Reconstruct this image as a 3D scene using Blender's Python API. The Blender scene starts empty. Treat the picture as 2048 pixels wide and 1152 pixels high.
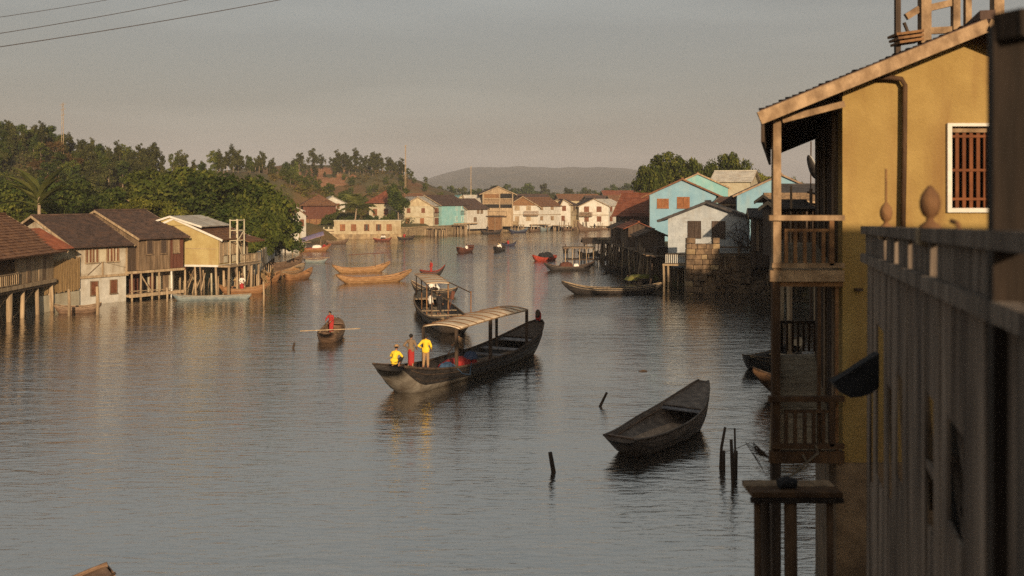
import bpy, bmesh, math, random
import numpy as np
from mathutils import Vector, Matrix, Quaternion

S = bpy.context.scene
COL = S.collection
random.seed(7)
R = math.radians
F, HC, HY, CX = 2000.0, 9.5, 395.0, 1024.0      # focal length in picture pixels, eye height, horizon row, centre column

# ------------------------------------------------------------------ camera
cam = bpy.data.objects.new('camera', bpy.data.cameras.new('camera'))
COL.objects.link(cam)
cam.location = (0, 0, HC)
cam.rotation_euler = (R(90), 0, 0)
cam.data.sensor_width = 36
cam.data.lens = F / 2048 * 36
cam.data.shift_y = -(576 - HY) / 2048
cam.data.clip_end = 12000
cam.data.dof.use_dof = True
cam.data.dof.focus_distance = 75
cam.data.dof.aperture_fstop = 1.3
S.camera = cam

# ------------------------------------------------------------------ light
SUN_EL, SUN_AZ = 14.0, 12.0           # height above the horizon; degrees right of straight behind the camera
world = bpy.data.worlds.new('World'); S.world = world; world.use_nodes = True
wt = world.node_tree; wt.nodes.clear()
def wn(t, **k):
    n = wt.nodes.new(t)
    for a, b in k.items(): setattr(n, a, b)
    return n
sky = wn('ShaderNodeTexSky', sky_type='NISHITA', sun_disc=False, sun_elevation=R(SUN_EL), sun_rotation=R(180 - SUN_AZ))
sky.air_density = 1.0; sky.dust_density = 5.0; sky.ozone_density = 1.0
# thin high cloud veil over the whole sky, streaked
tc = wn('ShaderNodeTexCoord'); mp = wn('ShaderNodeMapping'); mp.inputs['Scale'].default_value = (1.2, 1.2, 9)
mp.inputs['Rotation'].default_value = (R(3), R(-4), 0)
nz = wn('ShaderNodeTexNoise'); nz.inputs['Scale'].default_value = 1.6; nz.inputs['Detail'].default_value = 5
ramp = wn('ShaderNodeValToRGB'); ramp.color_ramp.elements[0].position = .47; ramp.color_ramp.elements[1].position = .70
ramp.color_ramp.elements[0].color = (2.72, 2.38, 2.02, 1); ramp.color_ramp.elements[1].color = (3.5, 3.1, 2.65, 1)
sepw = wn('ShaderNodeSeparateXYZ'); elev = wn('ShaderNodeMapRange'); elev.inputs['From Min'].default_value = 0.0; elev.inputs['From Max'].default_value = .45
elev.inputs['To Min'].default_value = 0.0; elev.inputs['To Max'].default_value = 1.0
tint = wn('ShaderNodeMixRGB', blend_type='MULTIPLY'); tint.inputs[0].default_value = 1
tcol = wn('ShaderNodeMixRGB'); tcol.inputs[1].default_value = (.95, .95, .945, 1); tcol.inputs[2].default_value = (.90, 1.06, 1.09, 1)
veil = wn('ShaderNodeMixRGB'); veil.inputs[0].default_value = .66
bg = wn('ShaderNodeBackground'); bg.inputs['Strength'].default_value = .098
wo = wn('ShaderNodeOutputWorld')
L = wt.links.new
L(tc.outputs['Generated'], mp.inputs[0]); L(mp.outputs[0], nz.inputs['Vector']); L(nz.outputs['Fac'], ramp.inputs[0])
L(tc.outputs['Generated'], sepw.inputs[0]); L(sepw.outputs['Z'], elev.inputs['Value']); L(elev.outputs[0], tcol.inputs[0])
L(ramp.outputs[0], tint.inputs[1]); L(tcol.outputs[0], tint.inputs[2])
L(sky.outputs[0], veil.inputs[1]); L(tint.outputs[0], veil.inputs[2]); L(veil.outputs[0], bg.inputs[0]); L(bg.outputs[0], wo.inputs[0])

sl = bpy.data.lights.new('sun', 'SUN'); sl.energy = 4.8; sl.angle = R(.6); sl.color = (1, .74, .46)
sun = bpy.data.objects.new('sun', sl); COL.objects.link(sun)
sd = Vector((-math.sin(R(SUN_AZ)) * math.cos(R(SUN_EL)), math.cos(R(SUN_AZ)) * math.cos(R(SUN_EL)), -math.sin(R(SUN_EL))))
sun.rotation_euler = sd.to_track_quat('-Z', 'Y').to_euler(); sun.location = (20, -60, 60)

S.view_settings.view_transform = 'Standard'; S.view_settings.look = 'None'
S.view_settings.exposure = 0.28; S.view_settings.gamma = 1.0; S.view_settings.use_curve_mapping = False
S.render.engine = 'CYCLES'
S.cycles.use_denoising = False      # leaves a fine grain, like the film's
S.cycles.max_bounces = 6; S.cycles.diffuse_bounces = 3; S.cycles.glossy_bounces = 3; S.cycles.transmission_bounces = 2
S.cycles.transparent_max_bounces = 4; S.cycles.caustics_reflective = False; S.cycles.caustics_refractive = False
S.cycles.sample_clamp_indirect = 4

# ------------------------------------------------------------------ helpers
def P(px, py, D): return Vector(((px - CX) / F * D, D, HC - (py - HY) / F * D))
def W(px, py, z=0.0):                 # the point at height z seen at a pixel
    D = (HC - z) * F / (py - HY)
    return Vector(((px - CX) / F * D, D, z))
def lerp(a, b, t): return a + (b - a) * t
def V(*a): return Vector(a)

class MB:
    def __init__(s): s.v = []; s.f = []; s.m = []
    def add(s, vs, fs, m=0):
        o = len(s.v); s.v += [tuple(v) for v in vs]; s.f += [tuple(i + o for i in f) for f in fs]; s.m += [m] * len(fs); return s
    def box(s, x0, x1, y0, y1, z0, z1, m=0):
        vs = [(x, y, z) for x in (x0, x1) for y in (y0, y1) for z in (z0, z1)]
        return s.add(vs, [(0, 1, 3, 2), (4, 6, 7, 5), (0, 4, 5, 1), (2, 3, 7, 6), (0, 2, 6, 4), (1, 5, 7, 3)], m)
    def bar(s, p, q, w, h, m=0, up=(0, 0, 1), jit=0):
        p, q = Vector(p), Vector(q); d = (q - p).normalized(); u = Vector(up)
        if abs(d.dot(u)) > .95: u = Vector((0, 1, 0))
        a = d.cross(u).normalized() * w / 2; b = a.cross(d).normalized() * h / 2
        vs = []
        for c in (p, q):
            for i, j in ((-1, -1), (1, -1), (1, 1), (-1, 1)): vs.append(c + a * i + b * j)
        return s.add(vs, [(0, 3, 2, 1), (4, 5, 6, 7), (0, 1, 5, 4), (1, 2, 6, 5), (2, 3, 7, 6), (3, 0, 4, 7)], m)
    def tube(s, pts, rad, n=7, m=0, cap=True):
        pts = [Vector(p) for p in pts]; k = len(pts)
        if not hasattr(rad, '__len__'): rad = [rad] * k
        vs = []; ref = None
        for i, p in enumerate(pts):
            d = (pts[min(i + 1, k - 1)] - pts[max(i - 1, 0)]).normalized()
            if ref is None:
                ref = Vector((0, 0, 1)) if abs(d.z) < .9 else Vector((1, 0, 0))
            a = (ref - d * ref.dot(d)).normalized(); ref = a; b = d.cross(a)
            for j in range(n):
                t = 2 * math.pi * j / n
                vs.append(p + (a * math.cos(t) + b * math.sin(t)) * rad[i])
        fs = []
        for i in range(k - 1):
            for j in range(n):
                a0, a1 = i * n + j, i * n + (j + 1) % n
                fs.append((a0, a1, a1 + n, a0 + n))
        if cap: fs.append(tuple(range(n - 1, -1, -1))); fs.append(tuple(range((k - 1) * n, k * n)))
        return s.add(vs, fs, m)
    def ball(s, c, r, n=10, m=0, sc=(1, 1, 1)):
        c = Vector(c); vs = []; fs = []; k = max(4, n // 2 + 1)
        for i in range(1, k):
            t = math.pi * i / k
            for j in range(n):
                f = 2 * math.pi * j / n
                vs.append((c.x + r * sc[0] * math.sin(t) * math.cos(f), c.y + r * sc[1] * math.sin(t) * math.sin(f), c.z + r * sc[2] * math.cos(t)))
        for i in range(k - 2):
            for j in range(n):
                a0, a1 = i * n + j, i * n + (j + 1) % n
                fs.append((a0, a0 + n, a1 + n, a1))
        vs.append((c.x, c.y, c.z + r * sc[2])); vs.append((c.x, c.y, c.z - r * sc[2])); t, b = len(vs) - 2, len(vs) - 1
        for j in range(n):
            fs.append((t, j, (j + 1) % n)); o = (k - 2) * n; fs.append((b, o + (j + 1) % n, o + j))
        return s.add(vs, fs, m)
    def cap(s, p, q, r1, r2, n=10):   # closed tapered capsule
        p, q = Vector(p), Vector(q); d = (q - p).normalized()
        return s.tube([p - d * r1 * .98, p - d * r1 * .7, p, q, q + d * r2 * .7, q + d * r2 * .98], [r1 * .18, r1 * .72, r1, r2, r2 * .72, r2 * .18], n)
    def prism(s, poly, axis, a, b, m=0):   # poly of (p,q) extruded along an axis; axis 'x': (y,z) 'y': (x,z) 'z': (x,y)
        n = len(poly)
        def mk(p, q, t): return {'x': (t, p, q), 'y': (p, t, q), 'z': (p, q, t)}[axis]
        vs = [mk(p, q, a) for p, q in poly] + [mk(p, q, b) for p, q in poly]
        fs = [tuple(range(n)), tuple(range(2 * n - 1, n - 1, -1))] + [(i, i + n, (i + 1) % n + n, (i + 1) % n) for i in range(n)]
        return s.add(vs, fs, m)
    def slope(s, e0, e1, r0, r1, n=8, cols=12, th=.1, step=.05, jit=.02, m=0):   # a roof slope of stepped, uneven courses
        e0, e1, r0, r1 = map(Vector, (e0, e1, r0, r1))
        nr = (e1 - e0).cross((r0 + r1) / 2 - (e0 + e1) / 2).normalized()
        if nr.z < 0: nr = -nr
        for i in range(n):
            t0, t1 = i / n, (i + 1) / n
            a, b, c, d = lerp(e0, r0, t0), lerp(e1, r1, t0), lerp(e1, r1, t1), lerp(e0, r0, t1)
            for k in range(cols):
                u0, u1 = k / cols, (k + 1) / cols
                j = nr * (step + random.uniform(-jit, jit)); dn = nr * .0
                p, q, w, x = lerp(a, b, u0), lerp(a, b, u1), lerp(d, c, u1), lerp(d, c, u0)
                sag = (q - p) * 0.0
                s.add([p + j, q + j, w + nr * .004, x + nr * .004, p - nr * .01, q - nr * .01], [(0, 1, 2, 3), (4, 5, 1, 0)], m)
        o = nr * th
        s.add([e0 - o, e1 - o, r1 - o, r0 - o, e0, e1, r1, r0], [(3, 2, 1, 0), (0, 1, 5, 4), (1, 2, 6, 5), (3, 0, 4, 7), (2, 3, 7, 6), (4, 5, 6, 7)], m)
        return s
    def mesh(s, name, mats, smooth=False):
        me = bpy.data.meshes.new(name); me.from_pydata(s.v, [], s.f)
        if not isinstance(mats, (list, tuple)): mats = [mats]
        for mm in mats: me.materials.append(mm)
        if len(mats) > 1: me.polygons.foreach_set('material_index', s.m)
        if smooth: me.polygons.foreach_set('use_smooth', [True] * len(me.polygons))
        me.update(); return me
    def build(s, name, mats, parent=None, smooth=False):
        return link(name, s.mesh(name, mats, smooth), parent)

def link(name, me, parent=None):
    o = bpy.data.objects.new(name, me); COL.objects.link(o)
    if parent is not None: o.parent = parent
    return o
def tag(o, label=None, cat=None, group=None, kind=None):
    if label: o['label'] = label
    if cat: o['category'] = cat
    if group: o['group'] = group
    if kind: o['kind'] = kind
    return o
def root(name, label, cat, loc=(0, 0, 0), yaw=0, group=None):
    o = bpy.data.objects.new(name, None); COL.objects.link(o); o.location = loc; o.rotation_euler = (0, 0, yaw)
    o.empty_display_size = .3
    return tag(o, label, cat, group)
def copy_tree(o, parent=None):
    c = o.copy(); COL.objects.link(c); c.parent = parent
    for ch in list(o.children): copy_tree(ch, c)
    return c
_unit = {}
def piece(name, parent, p0, p1, m, rot=None, jit=0):       # a box piece sharing one slightly chamfered mesh per material
    if m.name not in _unit:
        b = MB(); c = .46
        vs = []
        for z, k in ((-.5, c), (-.42, .5), (.42, .5), (.5, c)):
            vs += [(-k, -k, z), (k, -k, z), (k, k, z), (-k, k, z)]
        fs = [(3, 2, 1, 0), (12, 13, 14, 15)]
        for i in range(3):
            for j in range(4): fs.append((i * 4 + j, i * 4 + (j + 1) % 4, i * 4 + 4 + (j + 1) % 4, i * 4 + 4 + j))
        b.add(vs, fs); _unit[m.name] = b.mesh('board', m)
    o = link(name, _unit[m.name], parent)
    p0, p1 = Vector(p0), Vector(p1)
    o.location = (p0 + p1) / 2; o.scale = [max(.004, abs(v)) for v in (p1 - p0)]
    e = [0, 0, 0] if rot is None else list(rot)
    if jit: e = [a + random.uniform(-jit, jit) for a in e]
    o.rotation_euler = e
    return o

# ------------------------------------------------------------------ materials
def M(name, c1, c2=None, scale=2.0, st=(1, 1, 1), rough=.85, bump=.3, bs=None, rnd=.12, stain=None, stain_amt=.6, spec=.25, lo=.38, hi=.66, sst=(1.2, 1.2, .35), bst=None):
    m = bpy.data.materials.new(name); m.use_nodes = True; t = m.node_tree; n = t.nodes; l = t.links.new
    pb = n['Principled BSDF']; pb.inputs['Roughness'].default_value = rough; pb.inputs['Specular IOR Level'].default_value = spec
    geo = n.new('ShaderNodeNewGeometry'); mp = n.new('ShaderNodeMapping'); mp.inputs['Scale'].default_value = st
    oi = n.new('ShaderNodeObjectInfo'); ad = n.new('ShaderNodeVectorMath'); ad.operation = 'ADD'; mu = n.new('ShaderNodeVectorMath'); mu.operation = 'SCALE'; mu.inputs['Scale'].default_value = 37
    cmb = n.new('ShaderNodeCombineXYZ')
    for k in range(3): l(oi.outputs['Random'], cmb.inputs[k])
    l(cmb.outputs[0], mu.inputs[0]); l(geo.outputs['Position'], ad.inputs[0]); l(mu.outputs[0], ad.inputs[1]); l(ad.outputs[0], mp.inputs[0])
    nz = n.new('ShaderNodeTexNoise'); nz.inputs['Scale'].default_value = scale; nz.inputs['Detail'].default_value = 7; nz.inputs['Roughness'].default_value = .62
    l(mp.outputs[0], nz.inputs['Vector'])
    rp = n.new('ShaderNodeValToRGB'); rp.color_ramp.elements[0].position = lo; rp.color_ramp.elements[1].position = hi
    rp.color_ramp.elements[0].color = (*c1, 1); rp.color_ramp.elements[1].color = (*(c2 or c1), 1)
    l(nz.outputs['Fac'], rp.inputs[0]); out = rp.outputs[0]
    if stain:
        mp2 = n.new('ShaderNodeMapping'); mp2.inputs['Scale'].default_value = sst; l(ad.outputs[0], mp2.inputs[0])
        n2 = n.new('ShaderNodeTexNoise'); n2.inputs['Scale'].default_value = 1.1; n2.inputs['Detail'].default_value = 6; l(mp2.outputs[0], n2.inputs['Vector'])
        r2 = n.new('ShaderNodeMapRange'); r2.inputs['From Min'].default_value = .48; r2.inputs['From Max'].default_value = .72; r2.inputs['To Max'].default_value = stain_amt
        l(n2.outputs['Fac'], r2.inputs['Value'])
        mx = n.new('ShaderNodeMixRGB'); mx.inputs[2].default_value = (*stain, 1); l(r2.outputs[0], mx.inputs[0]); l(out, mx.inputs[1]); out = mx.outputs[0]
    hs = n.new('ShaderNodeHueSaturation'); mr = n.new('ShaderNodeMapRange'); mr.inputs['To Min'].default_value = 1 - rnd; mr.inputs['To Max'].default_value = 1 + rnd
    l(oi.outputs['Random'], mr.inputs['Value']); l(mr.outputs[0], hs.inputs['Value']); l(out, hs.inputs['Color']); l(hs.outputs[0], pb.inputs['Base Color'])
    if bump:
        b = n.new('ShaderNodeBump'); b.inputs['Strength'].default_value = bump; b.inputs['Distance'].default_value = .04
        n3 = n.new('ShaderNodeTexNoise'); n3.inputs['Scale'].default_value = bs or scale * 4; n3.inputs['Detail'].default_value = 5
        if bst:
            mp3 = n.new('ShaderNodeMapping'); mp3.inputs['Scale'].default_value = bst; l(ad.outputs[0], mp3.inputs[0]); l(mp3.outputs[0], n3.inputs['Vector'])
        else: l(mp.outputs[0], n3.inputs['Vector'])
        l(n3.outputs['Fac'], b.inputs['Height']); l(b.outputs[0], pb.inputs['Normal'])
    return m
def leafmat(name, c1, c2, c3, tr=.25):
    m = bpy.data.materials.new(name); m.use_nodes = True; t = m.node_tree; n = t.nodes; l = t.links.new; n.clear()
    geo = n.new('ShaderNodeNewGeometry'); rp = n.new('ShaderNodeValToRGB'); e = rp.color_ramp.elements
    e[0].color = (*c1, 1); e[0].position = 0; e[1].color = (*c3, 1); e[1].position = 1; x = e.new(.6); x.color = (*c2, 1)
    nz = n.new('ShaderNodeTexNoise'); nz.inputs['Scale'].default_value = .45; l(geo.outputs['Position'], nz.inputs['Vector'])
    a = n.new('ShaderNodeMath'); a.operation = 'MULTIPLY_ADD'; a.inputs[1].default_value = .55; l(geo.outputs['Random Per Island'], a.inputs[0])
    b = n.new('ShaderNodeMath'); b.operation = 'MULTIPLY_ADD'; b.inputs[1].default_value = 1.1; b.inputs[2].default_value = -.28; l(nz.outputs['Fac'], b.inputs[0]); l(b.outputs[0], a.inputs[2])
    l(a.outputs[0], rp.inputs[0])
    oi = n.new('ShaderNodeObjectInfo'); hs = n.new('ShaderNodeHueSaturation'); mr = n.new('ShaderNodeMapRange'); mr.inputs['To Min'].default_value = .75; mr.inputs['To Max'].default_value = 1.2
    l(oi.outputs['Random'], mr.inputs['Value']); l(mr.outputs[0], hs.inputs['Value']); l(rp.outputs[0], hs.inputs['Color'])
    d = n.new('ShaderNodeBsdfDiffuse'); tl = n.new('ShaderNodeBsdfTranslucent'); mx = n.new('ShaderNodeMixShader'); mx.inputs[0].default_value = tr
    o = n.new('ShaderNodeOutputMaterial'); l(hs.outputs[0], d.inputs[0]); l(hs.outputs[0], tl.inputs[0]); l(d.outputs[0], mx.inputs[1]); l(tl.outputs[0], mx.inputs[2]); l(mx.outputs[0], o.inputs[0])
    return m

VS = (6, 6, .5)                                    # vertical grain
m_white = M('limewash_white', (.45, .43, .39), (.58, .56, .52), 1.5, stain=(.36, .30, .22), stain_amt=.55)
m_oldwhite = M('old_limewash', (.34, .295, .23), (.52, .475, .40), 1.1, stain=(.22, .155, .095), stain_amt=.8, sst=(1.6, 1.6, .5))
m_wallg = M('stained_grey_board', (.06, .042, .032), (.36, .28, .225), 1.0, (3.2, 3.2, .28), stain=(.03, .022, .02), stain_amt=.95, sst=(2.0, 2.0, .5), bump=.5, rnd=.03, lo=.36, hi=.70)
m_greyw = M('grey_whitewash', (.32, .35, .385), (.42, .45, .48), 1.3, stain=(.24, .22, .20), stain_amt=.5)
m_dimwood = M('shade_darkened_wood', (.012, .008, .006), (.03, .02, .015), 2, VS)  # near-black so the sunlit near post looks shaded
m_shade = M('dark_brown_shaded_timber', (.05, .027, .015), (.11, .06, .03), 1.5, (3, 3, 1), stain=(.05, .03, .02))  # dark brown; for the lower verandah it has shade in the colour
m_cream = M('cream_plaster', (.40, .35, .25), (.50, .455, .35), 1.2, stain=(.33, .26, .17), stain_amt=.7)
m_beige = M('beige_plaster', (.36, .295, .19), (.47, .40, .275), .9, stain=(.25, .18, .11), stain_amt=.7)
m_yellowp = M('yellow_plaster', (.26, .172, .058), (.32, .222, .080), 1.4, stain=(.17, .085, .033), stain_amt=.6, bump=.4, bs=22, rnd=0, sst=(2.2, 2.2, .4))
m_yellowl = M('pale_yellow_board', (.33, .25, .105), (.41, .33, .155), 1.3, stain=(.30, .20, .085), stain_amt=.6, rnd=0)
m_blue = M('blue_plaster', (.165, .31, .42), (.22, .375, .48), .9, stain=(.26, .35, .39), stain_amt=.6, rnd=0)
m_aqua = M('aqua_plaster', (.16, .34, .36), (.22, .40, .41), .9, stain=(.30, .38, .34), stain_amt=.5)
m_wood = M('grey_brown_wood', (.12, .08, .05), (.28, .195, .125), 1.0, VS, stain=(.07, .05, .035))
m_woodp = M('pale_weathered_wood', (.25, .175, .105), (.45, .345, .23), 1.0, VS, stain=(.14, .10, .07))
m_woodd = M('dark_wood', (.035, .024, .018), (.09, .06, .042), 1.0, VS)
m_woodr = M('red_brown_wood', (.075, .028, .02), (.14, .055, .035), 1.0, VS)
m_woodg = M('silver_grey_wood', (.085, .066, .055), (.28, .225, .185), 1.3, (9, 9, .35), stain=(.04, .033, .03), stain_amt=.85, sst=(5, 5, .4), bump=.5)
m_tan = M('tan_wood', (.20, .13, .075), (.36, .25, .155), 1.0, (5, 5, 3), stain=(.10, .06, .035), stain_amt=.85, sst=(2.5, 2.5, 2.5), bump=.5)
m_grille = M('rust_brown_grille', (.11, .038, .016), (.17, .06, .025), 2)
m_rail = M('brown_painted_wood', (.15, .075, .034), (.25, .135, .062), 1.5, (4, 4, 3), stain=(.07, .035, .02), stain_amt=.8, sst=(3, 3, 3))
m_rust = M('rusty_metal', (.13, .04, .022), (.22, .075, .04), 1.6, stain=(.10, .04, .03))
m_rtile = M('red_brown_tile', (.12, .055, .03), (.235, .118, .06), 2.2, stain=(.09, .05, .035))
m_dtile = M('dark_brown_tile', (.050, .034, .030), (.10, .062, .05), 2.2, stain=(.16, .09, .06), stain_amt=.5)
m_gtile = M('charcoal_tile', (.035, .033, .036), (.075, .068, .068), 2.0)
m_ptile = M('pale_sheet_roof', (.38, .36, .33), (.52, .49, .44), .8, stain=(.26, .19, .13))
m_ttile = M('tan_tile', (.22, .15, .10), (.34, .24, .16), 1.8, stain=(.12, .08, .06))
m_stone = M('ochre_stone', (.20, .14, .08), (.36, .27, .16), 1.3, stain=(.09, .065, .045), stain_amt=.8)
m_rubble = M('rubble_stone', (.10, .068, .045), (.25, .17, .105), 1.6, stain=(.045, .032, .024), stain_amt=.8, bump=.7)
m_shut = M('red_brown_shutter', (.13, .05, .026), (.20, .08, .042), 2)
m_shuto = M('orange_brown_shutter', (.20, .08, .035), (.29, .125, .055), 2)
m_shutd = M('dark_shutter', (.05, .035, .028), (.10, .07, .055), 1.5, VS)
m_frame = M('white_frame', (.54, .52, .48), (.64, .62, .58), 3, rnd=.04)
m_pane = M('dark_pane', (.012, .011, .012), (.03, .027, .025), 1, rough=.2, bump=0, spec=.5)
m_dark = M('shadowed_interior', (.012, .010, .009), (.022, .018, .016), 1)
m_hullb = M('tarred_hull', (.014, .012, .012), (.04, .034, .032), 2, (1, 1, 3), rough=.55, rnd=.2)
m_hullw = M('worn_white_hull', (.15, .13, .11), (.27, .245, .215), 1.6, (1, 1, 2), stain=(.10, .075, .055), stain_amt=.9, sst=(2, 2, 1))
m_hullg = M('golden_teak_hull', (.23, .125, .058), (.36, .22, .11), 1.8, (1, 1, 4), rough=.5, stain=(.18, .09, .03))
m_hullo = M('oiled_orange_hull', (.21, .10, .045), (.32, .17, .08), 1.8, (1, 1, 4), rough=.5, stain=(.14, .07, .03))
m_hullbr = M('brown_hull', (.10, .06, .038), (.19, .12, .08), 1.8, (1, 1, 4), rough=.6)
m_hullgr = M('grey_hull', (.095, .072, .060), (.20, .158, .132), 2.2, (1.5, 1.5, 4), rough=.6, stain=(.05, .036, .03), rnd=.05)
m_deckb = M('brown_deck_board', (.22, .15, .105), (.36, .26, .19), 1.6, (3, 1, 3), rnd=.15)
m_deckg = M('grey_deck_board', (.12, .115, .125), (.22, .21, .225), 1.6, (3, 1, 3), rnd=.12)
m_hullr = M('red_hull', (.26, .035, .022), (.38, .06, .035), 2)
m_hullbl = M('blue_grey_hull', (.14, .18, .20), (.26, .30, .30), 2)
m_hulln = M('navy_hull', (.02, .022, .045), (.045, .045, .08), 2)
m_canvas = M('sun_bleached_canvas', (.50, .40, .29), (.62, .51, .39), 1.3, stain=(.30, .20, .12), stain_amt=.6, rnd=.05)
m_red = M('red_cloth', (.26, .018, .018), (.38, .035, .03), 4)
m_purple = M('purple_tarp', (.10, .085, .15), (.16, .13, .21), 3)
m_btarp = M('blue_tarp', (.035, .075, .15), (.07, .13, .22), 3)
m_black = M('black_cover', (.012, .012, .014), (.03, .03, .034), 3)
m_bamboo = M('bamboo', (.18, .115, .055), (.30, .20, .095), 2, VS)
m_rope = M('rope', (.10, .08, .06), (.18, .15, .11), 5)
m_wire = M('wire', (.05, .045, .05), (.06, .055, .06), 5)
m_bark = M('bark', (.10, .075, .055), (.20, .155, .115), 3, (3, 3, .8))
m_barkp = M('pale_bark', (.22, .16, .11), (.34, .26, .19), 3, (3, 3, .8))
m_skin = M('skin', (.25, .12, .07), (.30, .15, .09), 5, bump=0, rough=.6, rnd=0)
m_hair = M('black_hair', (.010, .009, .009), (.02, .018, .017), 8, bump=0, rnd=0)
m_straw = M('straw', (.42, .30, .14), (.55, .41, .21), 12, rnd=0)
def cloth(n, c): return M(n, tuple(x * .88 for x in c), c, 6, bump=.15, rnd=0)
m_cy = cloth('yellow_cloth', (.80, .55, .04)); m_cr = cloth('crimson_cloth', (.34, .03, .028)); m_cb = cloth('brown_cloth', (.20, .135, .085))
m_cw = cloth('white_cloth', (.74, .71, .66)); m_cd = cloth('black_cloth', (.022, .02, .022)); m_ct = cloth('tan_cloth', (.34, .21, .11)); m_cbl = cloth('blue_cloth', (.05, .08, .16))
lf_dark = leafmat('dark_leaf', (.016, .028, .008), (.050, .070, .018), (.13, .14, .035))
lf_mid = leafmat('green_leaf', (.024, .040, .010), (.080, .098, .022), (.19, .185, .04))
lf_yel = leafmat('yellow_green_leaf', (.045, .056, .012), (.13, .135, .026), (.25, .23, .045))
lf_olive = leafmat('olive_leaf', (.026, .032, .012), (.068, .072, .024), (.14, .13, .045))
lf_brown = leafmat('brown_leaf', (.055, .033, .014), (.10, .063, .026), (.15, .10, .04))
lf_palm = leafmat('palm_leaf', (.07, .09, .025), (.14, .15, .045), (.24, .235, .08), .35)
# ------------------------------------------------------------------ ground, water, hills
RIV = [(-70, -90), (-50, -20), (-46, 40), (-43, 70), (-42.5, 84), (-41, 91), (-37, 98), (-34, 104), (-32, 112), (-33, 127), (-37.5, 148), (-41, 181), (-43, 205), (-41, 224),
       (-38, 232), (-25, 237), (-18.5, 250), (-9, 270), (-1, 284), (12.5, 298), (33, 307), (60, 311), (150, 312), (150, 272), (70, 250), (40, 215), (21, 185), (16.5, 162),
       (14.6, 142), (15.5, 118), (16.8, 107), (21, 102), (28, 97), (27, 80), (21, 55), (15, 35), (9.5, 24), (7, 15), (6, 0), (8, -20), (20, -90)]
def river_dist(x, y):
    pts = np.array(RIV); a = pts; b = np.roll(pts, -1, 0)
    d = np.full(x.shape, 1e9); ins = np.zeros(x.shape, bool)
    for (ax, ay), (bx, by) in zip(a, b):
        ex, ey = bx - ax, by - ay
        t = np.clip(((x - ax) * ex + (y - ay) * ey) / (ex * ex + ey * ey), 0, 1)
        d = np.minimum(d, np.hypot(x - ax - t * ex, y - ay - t * ey))
        c = ((ay > y) != (by > y)); ins ^= c & (x < (bx - ax) * (y - ay) / (by - ay + 1e-12) + ax)
    return np.where(ins, -d, d)
RIDGES = [([(-240, 130, 30), (-150, 205, 22), (-112, 222, 18.5), (-95, 228, 15.5), (-82, 238, 14)], 52),
          ([(-82, 238, 14), (-77, 270, 14), (-76, 300, 13), (-74, 330, 9)], 40),
          ([(-120, 420, 20), (-92, 410, 22), (-74, 405, 20.5), (-62, 400, 18), (-52, 396, 12.5), (-44, 394, 7), (-36, 392, 2)], 62),
          ([(60, 40, 14), (75, 90, 15), (80, 150, 12)], 40)]
def height(x, y):
    x = np.asarray(x, float); y = np.asarray(y, float)
    d = river_dist(x, y)
    bank = np.where((x < -15) & (y < 226), 1.5, np.where(y > 226, 3.0, 3.8))
    t = np.clip(d / 4.5, 0, 1); h = np.where(d > 0, -.25 + (bank + .25) * t * t * (3 - 2 * t), np.maximum(-1.6, -.25 + d * .5))
    hill = np.zeros_like(h)
    for pts, wd in RIDGES:
        best = np.zeros_like(h)
        for (ax, ay, az), (bx, by, bz) in zip(pts[:-1], pts[1:]):
            ex, ey = bx - ax, by - ay
            tt = np.clip(((x - ax) * ex + (y - ay) * ey) / (ex * ex + ey * ey), 0, 1)
            dd = np.hypot(x - ax - tt * ex, y - ay - tt * ey)
            best = np.maximum(best, (az + (bz - az) * tt) * np.exp(-(dd / wd) ** 2 * 1.6))
        hill = np.maximum(hill, best)
    rough = .35 * np.sin(x * .31 + 1.7 * np.sin(y * .13)) * np.cos(y * .27) + .8 * np.sin(x * .07 + y * .045)
    k = np.clip((d - np.where(y > 185, 16, 3)) / 20, 0, 1)
    return h + k * np.maximum(0, hill - 1) * (1 + .05 * rough) + k * np.clip(hill, 0, 4) * .12 * rough
def hz(x, y): return float(height(np.array([x]), np.array([y]))[0])
def grid_axis(a, b, st, outer, n):
    c = list(np.arange(a, b + st, st)); g = st
    for k in range(n): g *= outer; c.append(c[-1] + g)
    g = st
    for k in range(n): g *= outer; c.insert(0, c[0] - g)
    return np.array(c)
def grid_mesh(name, gx, gy, hf, m, smooth=True):
    X, Y = np.meshgrid(gx, gy); Z = hf(X, Y)
    nx, ny = len(gx), len(gy)
    co = np.stack([X, Y, Z], -1).reshape(-1, 3)
    i = np.arange(nx * ny).reshape(ny, nx)
    q = np.stack([i[:-1, :-1], i[:-1, 1:], i[1:, 1:], i[1:, :-1]], -1).reshape(-1, 4)
    return link(name, npmesh(name, co, q, m, smooth))
def npmesh(name, co, q, m, smooth=False):
    me = bpy.data.meshes.new(name); k = q.shape[1]
    me.vertices.add(len(co)); me.vertices.foreach_set('co', co.astype(np.float32).ravel())
    me.loops.add(q.size); me.loops.foreach_set('vertex_index', q.astype(np.int32).ravel())
    me.polygons.add(len(q)); me.polygons.foreach_set('loop_start', np.arange(0, q.size, k, dtype=np.int32))
    me.polygons.foreach_set('loop_total', np.full(len(q), k, np.int32))
    if smooth: me.polygons.foreach_set('use_smooth', np.ones(len(q), bool))
    me.materials.append(m); me.update(calc_edges=True); me.validate(); return me

m_ground = M('earth_and_dry_grass', (.055, .05, .02), (.125, .098, .04), .12, stain=(.19, .075, .03), stain_amt=.75, sst=(.05, .05, .05), bump=.6, bs=2)
gr = grid_mesh('ground', grid_axis(-150, 130, 2.0, 1.22, 20), grid_axis(-70, 330, 2.0, 1.22, 20), height, m_ground)
tag(gr, kind='structure')

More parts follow.
